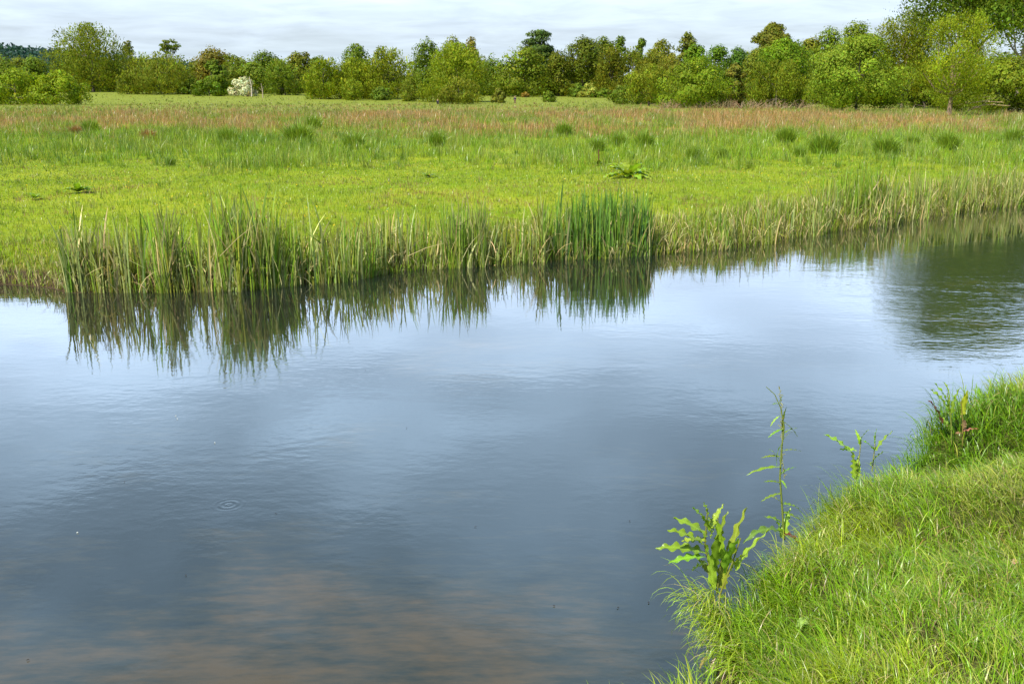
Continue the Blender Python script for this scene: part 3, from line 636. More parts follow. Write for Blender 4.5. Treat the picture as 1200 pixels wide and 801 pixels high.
# two more docks where the bank is notched
p = bank_point(1003, 560); root = empty('dock_plant', p); tag(root, 'low dock with one long leaf stretched over the water', 'dock plant', 'weeds on the near bank')
add_stem(root, [px_local(root, *q) for q in ((1003, 562), (1007, 535), (1009, 516))], 0.004, 0.002, (0.28, 0.30, 0.10)); add_stem(root, [px_local(root, *q) for q in ((1022, 552), (1025, 525), (1026, 510))], 0.0035, 0.002, (0.28, 0.30, 0.10))
for p0, p1, w in (((1002, 535), (966, 510), 11), ((1004, 528), (985, 527), 7), ((1007, 520), (1018, 504), 5), ((1026, 528), (1046, 506), 7), ((1025, 528), (1008, 516), 5), ((1000, 560), (998, 530), 10), ((1004, 562), (1006, 535), 8), ((1025, 520), (1028, 503), 4), ((1020, 545), (1035, 530), 8), ((1008, 522), (1002, 504), 5)):
    leaf_px(root, p0, p1, w, DOCK, 0, rng.normal(0, 0.03))
p = bank_point(1116, 528); root = empty('dock_plant', p); tag(root, 'dock with a reddish leaf and a brown withered one, rising from the shaded notch', 'dock plant', 'weeds on the near bank')
add_stem(root, [px_local(root, *q) for q in ((1115, 533), (1115, 500), (1113, 480), (1110, 460))], 0.0045, 0.002, (0.24, 0.28, 0.06)); add_stem(root, [px_local(root, *q) for q in ((1128, 525), (1128, 490), (1126, 470))], 0.004, 0.002, (0.26, 0.22, 0.06))
for p0, p1, w, c in (((1113, 482), (1090, 457), 9, DOCK), ((1112, 478), (1095, 450), 8, DOCK), ((1112, 470), (1107, 449), 6, DOCK), ((1115, 484), (1126, 454), 7, DOCK), ((1128, 486), (1134, 459), 8, DOCK), ((1126, 482), (1116, 464), 6, DOCK), ((1104, 496), (1088, 470), 9, DOCK_R), ((1113, 500), (1098, 488), 8, DOCK), ((1128, 505), (1146, 503), 7, (0.28, 0.14, 0.08)), ((1128, 508), (1120, 508), 5, (0.28, 0.14, 0.08)), ((1129, 502), (1130, 492), 6, (0.28, 0.14, 0.08))):
    leaf_px(root, p0, p1, w, c, 0, rng.normal(0, 0.02))
# docks and thistles in the meadow
def meadow_dock(px, py, wpx, label, col, n, spike=False):
    p = ghit(px, py); root = empty('dock_plant', p); tag(root, label, 'dock plant', 'docks in the meadow'); s = wpx / F * p[1]
    for i in range(n):
        az = i * 2.4 + rng.normal(0, 0.3); add_leaf(root, (0, 0, 0.02), az, s * rng.uniform(0.35, 0.6), s * 0.22, rng.uniform(0.3, 1.0), 0.9, col, 0.15, 0.02)
    if spike: add_stem(root, [(0, 0, 0), (0.01, 0, s * 0.5), (0.0, 0, s * 0.9)], 0.012, 0.022, (0.16, 0.09, 0.04), 'seed_spike')
meadow_dock(92, 226, 36, 'low dark dock rosette with a reddish leaf in the turf', (0.15, 0.24, 0.014), 14)
meadow_dock(41, 234, 24, 'small dark dock rosette nearest the river on the left turf', (0.15, 0.24, 0.014), 12)
meadow_dock(737, 208, 58, 'big sprawling leafy dock in the turf behind the iris', (0.20, 0.30, 0.018), 20)
meadow_dock(502, 208, 22, 'small grey green dock in the short turf behind the pale reed sheaf', (0.15, 0.23, 0.04), 10)
meadow_dock(701, 194, 20, 'dock with a brown seed spike left of the big meadow dock', (0.08, 0.11, 0.012), 8, True)

# ------------------------------------------------------------------ near bank grass
g = Geo()
NT = 33000
tx, ty = rng.uniform(-1.2, 7.5, NT), rng.uniform(1.0, 9.5, NT); s = sdist(tx, ty)
lim = 0.5637 * (ty * cP + 1.7 * sP)
keep = rng.random(NT) < np.where((tx < lim + 0.5) & (ty > 1.9) & (ty < 7.6), 0.93, 0.38)      # thinner where only a step aside would show it
tx, ty, s, lim = tx[keep], ty[keep], s[keep], lim[keep]
vis = (s > 0.015) & (((tx - POCKET[0]) / 0.08) ** 2 + ((ty - POCKET[1]) / 0.33) ** 2 > 1) & (tx < lim + 2.6)
outer = ((tx > lim + 0.5) | (ty < 1.9))[vis]
tx, ty, s = tx[vis], ty[vis], s[vis]
G1 = np.array((0.150, 0.270, 0.006)); G2 = np.array((0.205, 0.290, 0.008)); G3 = np.array((0.30, 0.34, 0.05)); G4 = np.array((0.30, 0.255, 0.11))
gx = (sdist(tx + 0.05, ty) - sdist(tx - 0.05, ty)) / 0.1; gy = (sdist(tx, ty + 0.05) - sdist(tx, ty - 0.05)) / 0.1
strawz = np.exp(-((ty - 4.05 + 0.05 * tx) / 0.42) ** 2) * sstep(1.7, 2.3, tx)
for i in range(len(tx)):
    near = 1.0 if ty[i] < 4.6 and not outer[i] else 0.6
    n = int(40 * near)
    r = np.abs(rng.normal(0, 0.05, n)); an = rng.random(n) * 6.283
    x = tx[i] + r * np.cos(an); y = ty[i] + r * np.sin(an); z = nearbank(x, y, np.full(n, s[i])) - 0.015
    f = fbm(np.array([tx[i] * 1.3]), np.array([ty[i] * 1.3]), 81)[0]; f2 = fbm(np.array([tx[i] * 2.2]), np.array([ty[i] * 2.2]), 83)[0]
    main = math.atan2(-gy[i], -gx[i]) if s[i] < 0.45 else math.pi * (0.75 + 0.9 * (fbm(np.array([tx[i] * 0.9]), np.array([ty[i] * 0.9]), 87)[0] - 0.5) * 2)
    A = main + rng.normal(0, 0.75, n) * (1 if rng.random() < 0.7 else 2.2)
    pt = min(0.85, 0.12 + strawz[i] * 0.6 + (0.2 if f2 > 0.6 else 0))
    base = G1 if f < 0.5 else G2
    c = rcol(base * rng.uniform(0.65, 1.3), n, 0.2, 0.08); t = rng.random(n)
    k = t < pt * 0.75; c[k] = rcol(G3, int(k.sum()), 0.22, 0.06); k = t > 1 - (0.03 + 0.12 * strawz[i]); c[k] = rcol(G4, int(k.sum()), 0.2, 0.06)
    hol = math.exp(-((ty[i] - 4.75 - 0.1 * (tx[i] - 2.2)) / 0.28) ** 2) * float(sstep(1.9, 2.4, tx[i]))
    if hol > 0.45: k = rng.random(n) < 0.8; c[k] = rcol((0.11, 0.225, 0.008), int(k.sum()), 0.2, 0.06)  # darker lush green in the hollow, its shade put into blade colour
    ln = (0.055 + 0.065 * f + 0.04 * f2) * (1.3 if outer[i] else 1.0) * (1 + 0.5 * hol) * (1.0 if s[i] > 0.2 else 1.1) * rng.uniform(0.6, 1.35)
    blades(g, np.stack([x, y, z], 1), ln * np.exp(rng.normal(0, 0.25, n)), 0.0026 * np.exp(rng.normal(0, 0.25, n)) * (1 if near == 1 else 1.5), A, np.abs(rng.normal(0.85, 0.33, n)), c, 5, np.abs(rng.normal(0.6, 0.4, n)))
# old thatch lying in the sward
n_ = 26000; x, y = rng.uniform(0.2, 5.0, n_), rng.uniform(1.9, 7.0, n_); s = sdist(x, y); k = (s > 0.02) & (x < 0.5637 * (y * cP + 1.7 * sP) + 0.6); x, y, s = x[k], y[k], s[k]; n_ = len(x)
k = fbm(x * 2.5, y * 2.5, 93) > 0.45; x, y, s = x[k], y[k], s[k]; n_ = len(x)
c = rcol((0.34, 0.29, 0.12), n_, 0.25, 0.08); t = rng.random(n_) < 0.3; c[t] = rcol((0.20, 0.12, 0.05), int(t.sum()), 0.25, 0.1)
blades(g, np.stack([x, y, nearbank(x, y, s) + 0.02 + 0.035 * rng.random(n_)], 1), rng.uniform(0.04, 0.12, n_), 0.0024, rng.random(n_) * 6.283, rng.normal(1.15, 0.25, n_), c, 3, np.abs(rng.normal(0.2, 0.2, n_)))
o = g.build('bank_grass', M_GRASS); tag(o, 'long fresh green grass covering the near bank', 'grass', kind='stuff')

# ragged pale tussock hanging over the edge, with withered leaves below it
pe = bank_point(842, 716); root = empty('overhanging_tussock', pe); tag(root, 'light green grass tussock drooping over the bank edge below the leafy dock', 'grass tussock')
g = Geo(); n_ = 700; tq = rng.random(n_)
P = np.stack([-0.03 + 0.10 * tq + rng.normal(0, 0.035, n_), 0.08 - 0.42 * tq + rng.normal(0, 0.03, n_), 0.02 - 0.10 * tq - np.abs(rng.normal(0, 0.05, n_))], 1)
cl = rng.integers(0, 22, n_); ca = rng.normal(math.pi * 1.12, 0.75, 22); cl_l = rng.uniform(0.10, 0.24, 22)
c = rcol((0.22, 0.32, 0.014), n_, 0.2, 0.08); k = rng.random(n_) < 0.14; c[k] = rcol((0.36, 0.33, 0.11), int(k.sum()), 0.2, 0.06)
blades(g, P, cl_l[cl] * np.exp(rng.normal(0, 0.2, n_)), 0.0034, ca[cl] + rng.normal(0, 0.3, n_), np.abs(rng.normal(0.95, 0.25, n_)), c, 7, np.abs(rng.normal(1.15, 0.45, n_)))
g.build('grass_blades', M_GRASS, root)
for q in range(9):
    add_leaf(root, (rng.normal(0.0, 0.03), rng.normal(-0.16, 0.05), -0.06 - 0.02 * q * 0.5), rng.normal(math.pi * 1.2, 0.6), 0.06, 0.02, -0.7, 0.7, (0.30, 0.24, 0.10) if q % 2 else (0.20, 0.20, 0.06), 0.2, 0.01, name='withered_leaf')
p = bank_point(1186, 682); root = empty('clover_flower', p + np.array([0, 0, 0.09])); tag(root, 'pale pinkish clover head showing in the near bank grass', 'flower')
g = Geo(); n_ = 60; d = rng.normal(0, 1, (n_, 3)); d /= np.linalg.norm(d, axis=1, keepdims=True); leafcards(g, d * 0.008, d, rng.normal(0, 1, (n_, 3)), np.full(n_, 0.011), np.full(n_, 0.004), rcol((0.62, 0.42, 0.30), n_, 0.15, 0.05)); g.build('flower_head', M_DOCK, root)
add_stem(root, [(0, 0, -0.09), (0.004, 0, -0.04), (0, 0, 0)], 0.0015, 0.0012, (0.12, 0.2, 0.03))
p = bank_point(945, 742); root = empty('broad_leaf', p + np.array([0, 0, 0.06])); tag(root, 'single broad pale leaf curling out of the near bank grass', 'leaf')
add_leaf(root, (0.03, 0.02, -0.03), 3.6, 0.085, 0.05, 0.7, 1.5, (0.20, 0.28, 0.07), 0.1, 0.01)

# ------------------------------------------------------------------ trees
def tree(name, label, cat, px, base, top, hw, Y, col, kind='broad', low=0.0, trunk=(0.10, 0.085, 0.06), dens=1.0, group='trees beyond the meadow', var=0.14, leaf=1.0, seed=None, lean=0.0):
    """px/top/hw: photo column, height of the crown's top, half width; Y: real distance; low: bare share of the height"""
    global rng
    rng = np.random.default_rng(zlib.crc32((label + str(int(px / 13))).encode()))   # every tree keeps its own shape
    T = at_y(px, top, Y); X = T[0]; z0 = float(meadow(X, Y)); Ht = T[2] - z0; R = abs(at_y(px + hw, base, Y)[0] - at_y(px, base, Y)[0])
    if max(col) < 0.2: col = 0.72 * np.array(col) + 0.28 * np.array((0.098, 0.118, 0.012))
    root = empty(name, (X, Y, z0)); tag(root, label, cat, group)
    zb = Ht * low; zc = (zb + Ht) / 2; rz = (Ht - zb) / 2
    pxm = Y / F
    # lobes: boughs that carry the leaves
    K = int(np.clip(26 + R * Ht * 0.38, 28, 110) * (1.4 if kind == 'bare' else 1.0))
    base_r = {'broad': 0.34, 'willow': 0.33, 'bare': 0.22, 'pine': 0.27, 'cone': 0.20}[kind]
    LR = (R * rz * min(R, rz)) ** (1 / 3) * base_r * rng.uniform(0.6, 1.3, K); LR = np.minimum(np.maximum(LR, 0.35), 0.5 * R)
    R2 = R * 1.20; L = []
    for q in range(K):
        wdt = 0.28 if low == 0 else 0.40                       # height of the widest girth
        u = rng.random() if low > 0.12 or q % 3 else 0.22 * rng.random(); ztop = Ht - LR[q] * 0.85; zbot = zb + LR[q] * 0.4; zz = zbot + max(0.0, ztop - zbot) * u
        pr = math.sqrt(max(0.0, 1 - ((u - wdt) / (1 - wdt)) ** 2)) if u > wdt else 1 - (0.10 if low == 0 else 0.40) * ((wdt - u) / wdt) ** 2
        if kind == 'cone': pr = max(0.05, 1 - u)
        if kind == 'pine': pr = 0.5 + 0.5 * math.sin(3.1 * u)
        an = rng.random() * 6.283; rr = pr * math.sqrt(rng.uniform(0.15, 1.0)) * max(0.2, R2 - LR[q] * 0.8)
        L.append(np.array([math.cos(an) * rr, math.sin(an) * 0.85 * rr, zz]))
    for q in range(4):                                         # the leader: lobes stacked under the tip
        L[q] = np.array([rng.normal(0, 0.10 + 0.08 * q) * R, 0, Ht - LR[q] * 0.8 - q * LR[q] * 0.9])
    L = np.array(L); L[:, 0] += lean * (L[:, 2] / Ht)
    # leaves
    area = 3.14 * R * rz / pxm ** 2
    n = int(np.clip(area * 4.4 * dens, 900, 36000 if Ht < 26 else 60000))
    w = LR ** 2; w = w / w.sum(); li = rng.choice(len(L), n, p=w)
    d = rng.normal(0, 1, (n, 3)); d[:, 2] += 0.25; d /= np.linalg.norm(d, axis=1, keepdims=True)
    # twig sprays make the outline uneven
    nd = rng.normal(0, 1, (len(L), 7, 3)); nd /= np.linalg.norm(nd, axis=2, keepdims=True)
    sp = rng.random(n) < (0.45 if kind in ('willow', 'bare') else 0.32)
    dd = nd[li, rng.integers(0, 7, n)] + rng.normal(0, 0.22, (n, 3)); dd /= np.linalg.norm(dd, axis=1, keepdims=True)
    d = np.where(sp[:, None], dd, d)
    rad = np.where(sp, 0.5 + 0.85 * rng.random(n), 0.55 + 0.5 * rng.random(n) ** 0.6)
    if kind == 'willow': stretch = np.array([0.9, 0.9, 1.25])
    elif kind == 'pine': stretch = np.array([1.25, 1.25, 0.55])
    else: stretch = np.array([1.08, 1.08, 0.92])
    P = L[li] + d * stretch * (LR[li] * rad)[:, None]
    k = (P[:, 2] > max(0.05, zb * 0.6)) & (P[:, 2] < Ht * 1.03 + 0.15 * rng.random(n)); P, d, li = P[k], d[k], li[k]; n = len(P)
    env = np.stack([P[:, 0] / (R * 1.0), P[:, 1] / R, (P[:, 2] - zc) / rz], 1)
    ls = pxm * (1.42 if kind != 'willow' else 1.25) * leaf * np.exp(rng.normal(0, 0.3, n)); ls = np.maximum(ls, 0.09)
    lobe_c = np.exp(rng.normal(0, var, len(L)))
    c = rcol(np.array(col) * (1.52, 1.62, 0.72), n, 0.14, 0.11) * lobe_c[li][:, None]
    nrm = d * 0.8 + env * 0.8 + rng.normal(0, 0.42, (n, 3))
    ax = np.cross(nrm, rng.normal(0, 1, (n, 3)))
    if kind == 'willow': ax = ax * 0.6 + np.array([0, 0, 1.0]) + d * 0.6
    g = Geo(); leafcards(g, P, ax, nrm, ls * (1.9 if kind == 'willow' else 1.35), ls * (0.75 if kind == 'willow' else 1.0), np.clip(c, 0.003, 0.7))
    g.build('crown', M_LEAF, root)
    # trunk and limbs
    g = Geo(); r0 = max(0.10, 0.018 * Ht) * (1.3 if kind == 'willow' else 1.0) * (0.75 if Ht > 26 else 1.0); fork = np.array([lean * 0.2, 0, max(zb * 0.9, Ht * 0.22)])
    tube(g, [(0, 0, -0.3), (0, 0, 0.05 * Ht), fork * [1, 1, 0.55], fork], [r0 * 1.35, r0 * 1.05, r0 * 0.9, r0 * 0.75], trunk, 7)
    tp = np.array([lean * 0.7, 0, zc + rz * 0.55]); md = (fork + tp) / 2 + rng.normal(0, 0.03 * Ht, 3) * [1, 1, 0.2]
    tube(g, [fork, md, tp], [r0 * 0.75, r0 * 0.5, r0 * 0.15], trunk, 6)
    for q in rng.permutation(len(L))[:16 if kind != 'bare' else 26]:
        e_ = L[q]; s_ = fork * rng.uniform(0.75, 1.0) if e_[2] < zc else fork + (tp - fork) * rng.uniform(0.0, 0.6)
        mm = s_ * 0.45 + e_ * 0.55 + np.array([0, 0, -0.05 * Ht]) * (1 if e_[2] > s_[2] else -0.5) + rng.normal(0, 0.02 * Ht, 3)
        mm[2] = max(mm[2], 0.1); tube(g, [s_, mm, e_], [r0 * 0.40, r0 * 0.25, r0 * 0.07], trunk, 5)
        if kind == 'bare':
            for _ in range(4): tube(g, [e_, e_ + rng.normal(0, 1, 3) * LR[q] + [0, 0, LR[q] * 0.5]], [r0 * 0.08, r0 * 0.02], trunk, 4)
    g.build('trunk', M_BARK, root); return root

YG = (0.125, 0.150, 0.012); OL = (0.095, 0.112, 0.014); MG = (0.070, 0.105, 0.012); DG = (0.052, 0.083, 0.011); BR = (0.092, 0.092, 0.016); RB = (0.098, 0.068, 0.022)
FG = (0.115, 0.185, 0.022); TEAL = (0.024, 0.050, 0.028); PK = (0.15, 0.115, 0.05); DO = (0.058, 0.075, 0.010); BG = (0.07, 0.125, 0.008)
B, Wl, Ba, Pi, Co = 'broad', 'willow', 'bare', 'pine', 'cone'
TREES = [
 # name, label, category, px, base, top, half width, distance, colour, kind, extras
 ('bush', 'broad yellow green bush cut off by the left side of the photo', 'bush', 14, 120, 80, 42, 205, (0.125, 0.165, 0.010), B, {}),
 ('bush', 'bright low bush with a dark base, open grass on its right', 'bush', 66, 120, 83, 33, 203, (0.12, 0.155, 0.010), B, {}),
 ('willow_tree', 'big round willow standing highest on the left skyline', 'tree', 101, 108, 29, 49, 330, (0.098, 0.112, 0.015), Wl, dict(dens=0.9, low=0.06)),
 ('bare_tree', 'thin brown twiggy tree peeping out right of the big round willow', 'tree', 149, 108, 48, 9, 350, (0.07, 0.075, 0.03), Ba, dict(dens=0.8)),
 ('bush', 'dark green bush between the left bush and the distant wooded hill', 'bush', 38, 108, 65, 16, 340, DG, B, {}),
 ('willow_tree', 'spreading olive willow, second large one from the left', 'tree', 184, 115, 62, 40, 300, (0.105, 0.115, 0.018), Wl, {}),
 ('willow_tree', 'small pale willow at the left foot of the spreading olive willow', 'tree', 147, 114, 84, 14, 295, (0.11, 0.125, 0.02), Wl, {}),
 ('pine_tree', 'spindly tree with a flat tuft leaning out above the spreading olive willow', 'tree', 191, 113, 45, 12, 330, (0.07, 0.09, 0.02), Pi, dict(low=0.72, dens=0.7, lean=2.2)),
 ('bush', 'dark green bush tucked against the spreading olive willow', 'bush', 221, 115, 92, 14, 297, DG, B, {}),
 ('beech_tree', 'reddish brown leafed tree on the left half of the skyline', 'tree', 249, 108, 54, 23, 350, RB, B, dict(low=0.15)),
 ('bush', 'dark green bush left of the white hawthorn', 'bush', 244, 116, 92, 19, 285, (0.055, 0.095, 0.010), B, {}),
 ('birch_tree', 'slim green tree with bare pale upper stems left of the hawthorn', 'tree', 251, 116, 70, 17, 300, MG, Ba, dict(trunk=(0.32, 0.27, 0.2), dens=2.2)),
 ('hawthorn_tree', 'hawthorn covered in white blossom, brightest thing along the wood', 'hawthorn', 284, 113, 90, 16, 285, (0.30, 0.29, 0.40), B, dict(var=0.25)),
 ('tree', 'soft green tree directly above the white hawthorn', 'tree', 297, 112, 73, 24, 315, (0.082, 0.112, 0.015), B, {}),
 ('tree', 'green tree right of the reddish brown one', 'tree', 271, 112, 63, 18, 330, (0.08, 0.10, 0.015), B, {}),
 ('tree', 'darker rounded tree on the skyline above the white hawthorn', 'tree', 309, 112, 58, 22, 345, (0.05, 0.075, 0.012), B, {}),
 ('tree', 'smooth rounded mid green tree right of the white hawthorn', 'tree', 332, 112, 70, 22, 300, (0.075, 0.105, 0.013), Wl, {}),
 ('tree', 'brownish skyline tree behind the smooth rounded mid green one', 'tree', 347, 112, 61, 15, 350, BR, B, {}),
 ('bare_tree', 'bare topped twiggy tree left of the bright yellow green willow', 'tree', 358, 112, 61, 9, 350, (0.07, 0.065, 0.03), Ba, {}),
 ('tree', 'dark low tree behind the bright yellow green willow', 'tree', 372, 112, 66, 15, 345, DG, B, {}),
 ('willow_tree', 'bright yellow green willow at the left end of the willow row', 'tree', 378, 117, 67, 24, 265, YG, Wl, {}),
 ('oak_tree', 'dark green crown standing up behind the left end of the willow row', 'tree', 416, 112, 51, 21, 345, DG, B, {}),
 ('willow_tree', 'yellow green willow in front of the dark green crown', 'tree', 413, 117, 68, 24, 268, (0.115, 0.135, 0.012), Wl, {}),
 ('willow_tree', 'wide golden green willow in the middle of the willow row', 'tree', 454, 117, 56, 33, 268, (0.12, 0.135, 0.011), Wl, {}),
 ('bush', 'small pale yellow green bush in front of the willow row', 'bush', 412, 117, 92, 16, 255, (0.135, 0.16, 0.018), Wl, {}),
 ('bush', 'low blue green bush under the wide golden green willow', 'bush', 445, 118, 101, 14, 256, (0.065, 0.10, 0.025), B, {}),
 ('oak_tree', 'dark leafy oak rising behind the largest willow', 'tree', 500, 112, 45, 23, 345, DG, B, {}),
 ('tree', 'olive brown skyline tree with one twig spiking up', 'tree', 532, 112, 42, 21, 350, (0.085, 0.085, 0.018), B, {}),
 ('bare_tree', 'pinkish bare topped tree right of the largest willow top', 'tree', 553, 112, 44, 13, 350, PK, Ba, {}),
 ('willow_tree', 'largest willow, yellow green, in the centre left of the wood', 'tree', 530, 119, 52, 44, 240, YG, Wl, {}),
 ('bush', 'olive brown bush at the foot of the largest willow', 'bush', 537, 120, 91, 25, 215, (0.105, 0.108, 0.020), Wl, {}),
 ('bush', 'low willow scrub left of the olive brown bush', 'bush', 482, 118, 92, 14, 245, (0.10, 0.115, 0.022), Wl, {}),
 ('tree', 'dark green tree between the largest willow and the open gap', 'tree', 576, 114, 63, 20, 320, (0.045, 0.075, 0.012), B, {}),
 ('tree', 'broad mid green tree right behind the walking person', 'tree', 613, 114, 53, 33, 305, (0.088, 0.11, 0.012), B, {}),
 ('pine_tree', 'dark blue green pine towering over the middle of the wood', 'pine', 631, 112, 33, 17, 390, TEAL, Pi, dict(low=0.35, dens=1.2)),
 ('pine_tree', 'lower dark pine spreading at the foot of the towering pine', 'pine', 634, 112, 49, 23, 392, TEAL, Pi, dict(low=0.2)),
 ('tree', 'brown olive tree right of the broad mid green one', 'tree', 655, 114, 59, 18, 310, (0.090, 0.095, 0.013), B, {}),
 ('oak_tree', 'dense dark oak with a visible trunk in the middle of the wood', 'tree', 684, 113, 43, 24, 315, (0.060, 0.072, 0.009), B, dict(low=0.2)),
 ('tree', 'olive skyline tree right of the dense dark oak', 'tree', 707, 112, 42, 18, 340, DO, B, {}),
 ('pine_tree', 'dark green pointed evergreen right of the middle of the skyline', 'pine', 727, 112, 42, 10, 355, DG, B, {}),
 ('tree', 'golden brown tree with upright stems below the pointed evergreen', 'tree', 716, 114, 56, 21, 305, (0.095, 0.09, 0.014), Wl, {}),
 ('tree', 'green brown tree with pale stems right of the golden brown one', 'tree', 741, 114, 56, 16, 308, (0.08, 0.088, 0.015), Wl, dict(trunk=(0.25, 0.2, 0.14))),
 ('pine_tree', 'small dark spire tree on the skyline, right of the pointed evergreen', 'pine', 752, 112, 45, 8, 365, DG, B, {}),
 ('tree', 'golden olive rounded crown left of the airy skyline tree', 'tree', 777, 113, 46, 21, 330, (0.100, 0.100, 0.014), B, {}),
 ('bare_tree', 'airy light crowned tree showing sky through its top', 'tree', 806, 113, 37, 14, 335, (0.10, 0.10, 0.03), Ba, dict(dens=1.3)),
 ('tree', 'green tree at the right shoulder of the airy skyline tree', 'tree', 817, 113, 50, 17, 320, BG, B, {}),
 ('tree', 'pinkish brown tree behind the leaning trunk tree', 'tree', 786, 115, 64, 20, 280, (0.115, 0.100, 0.025), Wl, {}),
 ('tree', 'rusty brown twiggy tree behind the left of the leaning trunk tree', 'tree', 765, 115, 60, 18, 295, (0.098, 0.092, 0.016), Wl, {}),
 ('tree', 'bright green distant crown left of the dip in the skyline', 'tree', 843, 112, 53, 17, 370, (0.04, 0.085, 0.008), B, {}),
 ('tree', 'dark green distant crown in the dip of the skyline', 'tree', 866, 112, 55, 18, 375, (0.028, 0.07, 0.018), B, {}),
 ('willow_tree', 'small yellowish tree on a dark leaning trunk at the meadow edge', 'tree', 762, 123, 76, 28, 180, (0.125, 0.138, 0.017), Wl, dict(low=0.16, trunk=(0.05, 0.035, 0.025), lean=-0.4)),
 ('bush', 'big tangled fresh green bush right of the leaning trunk tree', 'bush', 818, 127, 68, 42, 150, (0.105, 0.145, 0.012), B, dict(leaf=0.9)),
 ('bush', 'pinkish bare twigged bush between two green thickets', 'bush', 862, 127, 74, 15, 152, (0.13, 0.115, 0.035), Ba, dict(dens=2.0)),
 ('bush', 'rounded olive thicket left of the round bright bush', 'bush', 913, 128, 72, 42, 146, (0.098, 0.115, 0.012), Wl, {}),
 ('oak_tree', 'brown tinged oak with an open crown on the right skyline', 'tree', 908, 115, 27, 26, 270, (0.100, 0.094, 0.018), Ba, dict(dens=2.6, low=0.3)),
 ('tree', 'olive tree under the left side of the brown tinged oak', 'tree', 892, 115, 55, 22, 255, (0.085, 0.095, 0.014), B, {}),
 ('tree', 'vivid green domed crown below the brown tinged oak', 'tree', 921, 120, 43, 27, 215, (0.075, 0.13, 0.008), B, dict(low=0.3)),
 ('tree', 'brown tree right of the vivid green dome', 'tree', 952, 118, 44, 20, 240, (0.095, 0.085, 0.016), B, {}),
 ('tree', 'green skyline tree over the left of the round bright bush', 'tree', 972, 118, 33, 26, 235, (0.075, 0.105, 0.010), B, {}),
 ('tree', 'mid green skyline tree right above the round bright bush', 'tree', 1004, 118, 25, 26, 225, (0.085, 0.115, 0.011), B, {}),
 ('bush', 'round bright fresh green bush with pale glinting leaves and deep shade beneath', 'bush', 1011, 126, 40, 56, 122, (0.130, 0.176, 0.026), B, dict(low=0.06, leaf=1.0, dens=1.4, var=0.10)),
 ('willow_tree', 'tall yellow olive willow behind the right side of the round bright bush', 'tree', 1068, 126, 13, 44, 152, (0.115, 0.128, 0.012), Wl, dict(low=0.12, trunk=(0.26, 0.2, 0.13))),
 ('willow_tree', 'airy yellow green willow on a short forked trunk with fallen boughs', 'tree', 1126, 135, 14, 43, 93, (0.135, 0.158, 0.012), Wl, dict(low=0.16, trunk=(0.20, 0.14, 0.09), dens=0.75, leaf=0.85)),
 ('bush', 'dark green scrub under the right side of the round bright bush', 'bush', 1085, 127, 98, 26, 150, (0.06, 0.078, 0.008), B, {}),
 ('bush', 'mixed green scrub at the right side of the photo behind the fallen boughs', 'bush', 1190, 130, 66, 40, 104, (0.10, 0.122, 0.011), B, {}),
 ('poplar_tree', 'towering dark poplar reaching out of the photo top', 'tree', 1172, 130, -205, 86, 128, (0.055, 0.088, 0.014), B, dict(low=0.26, dens=0.75, trunk=(0.13, 0.10, 0.075), leaf=1.25)),
 ('poplar_tree', 'second tall poplar with pale limbs at the right side of the photo', 'tree', 1232, 130, -190, 75, 118, (0.065, 0.105, 0.014), B, dict(low=0.24, dens=0.7, trunk=(0.30, 0.24, 0.18), leaf=1.25)),
 ('bush', 'green scrub hiding the poplar foot behind the forked willow trunk', 'bush', 1143, 130, 80, 34, 116, (0.09, 0.112, 0.011), B, {}),
 ('hawthorn_tree', 'cream flowered hawthorn at the far side of the open gap', 'hawthorn', 692, 114, 97, 13, 290, (0.19, 0.19, 0.07), B, {}),
 ('bush', 'green bush left of the cream flowered hawthorn', 'bush', 677, 113, 97, 12, 295, (0.06, 0.095, 0.014), B, {}),
 ('hawthorn_tree', 'half flowered hawthorn left of the leaning trunk tree', 'hawthorn', 726, 114, 100, 8, 288, (0.14, 0.16, 0.075), B, {}),
 ('bush', 'green bush between the cream hawthorn and the half flowered one', 'bush', 708, 115, 104, 16, 289, (0.065, 0.10, 0.014), B, {}),
 ('bush', 'small rusty orange bush at the wood edge right of the walking person', 'bush', 616, 114, 108, 5, 292, (0.16, 0.075, 0.03), B, {}),
 ('bush', 'low green bush on the open grass right of the rusty bush', 'bush', 643, 118, 106, 8, 240, (0.07, 0.10, 0.016), B, {}),
 ('sapling', 'wispy brown sapling on the open grass left of the walking person', 'sapling', 584, 119, 103, 8, 225, (0.11, 0.105, 0.03), Ba, dict(dens=1.4)),
]
for (nm, lab, cat, px, base, top, hw, Y, col, kind, ex) in TREES:
    tree(nm, lab, cat, px, base, top, hw, Y, col, kind, **ex)
# the closed ranks behind: trees nothing tells apart
cols = [(0.080, 0.103, 0.011), (0.090, 0.100, 0.013), (0.070, 0.098, 0.012)]
for px in list(range(-160, 1300, 26)):
    Y = 400 + 25 * rng.random(); top = (69 if 60 < px < 880 else 66 if px < 60 else 56) + rng.normal(0, 3.5)
    tree('woodland_tree', 'dark tree in the closed ranks behind the meadow edge trees', 'tree', px + rng.normal(0, 5), 110, top, 23, Y, cols[rng.integers(0, 3)], B, group='dark trees filling the wood', dens=0.8)
for px in list(range(110, 740, 27)):
    tree('bush', 'dark low bush in the shaded undergrowth under the wood', 'bush', px + rng.normal(0, 6), 113, 93 + rng.normal(0, 4), 19, 352 + 20 * rng.random(), cols[rng.integers(0, 3)], B, group='dark undergrowth of the wood', dens=0.8)
for px, top, Y in ((-110, 50, 330), (-60, 60, 300), (1300, 20, 150), (1390, 0, 140)):
    tree('woodland_tree', 'dark tree in the closed ranks behind the meadow edge trees', 'tree', px, 112, top, 45, Y, MG, B, group='dark trees filling the wood')

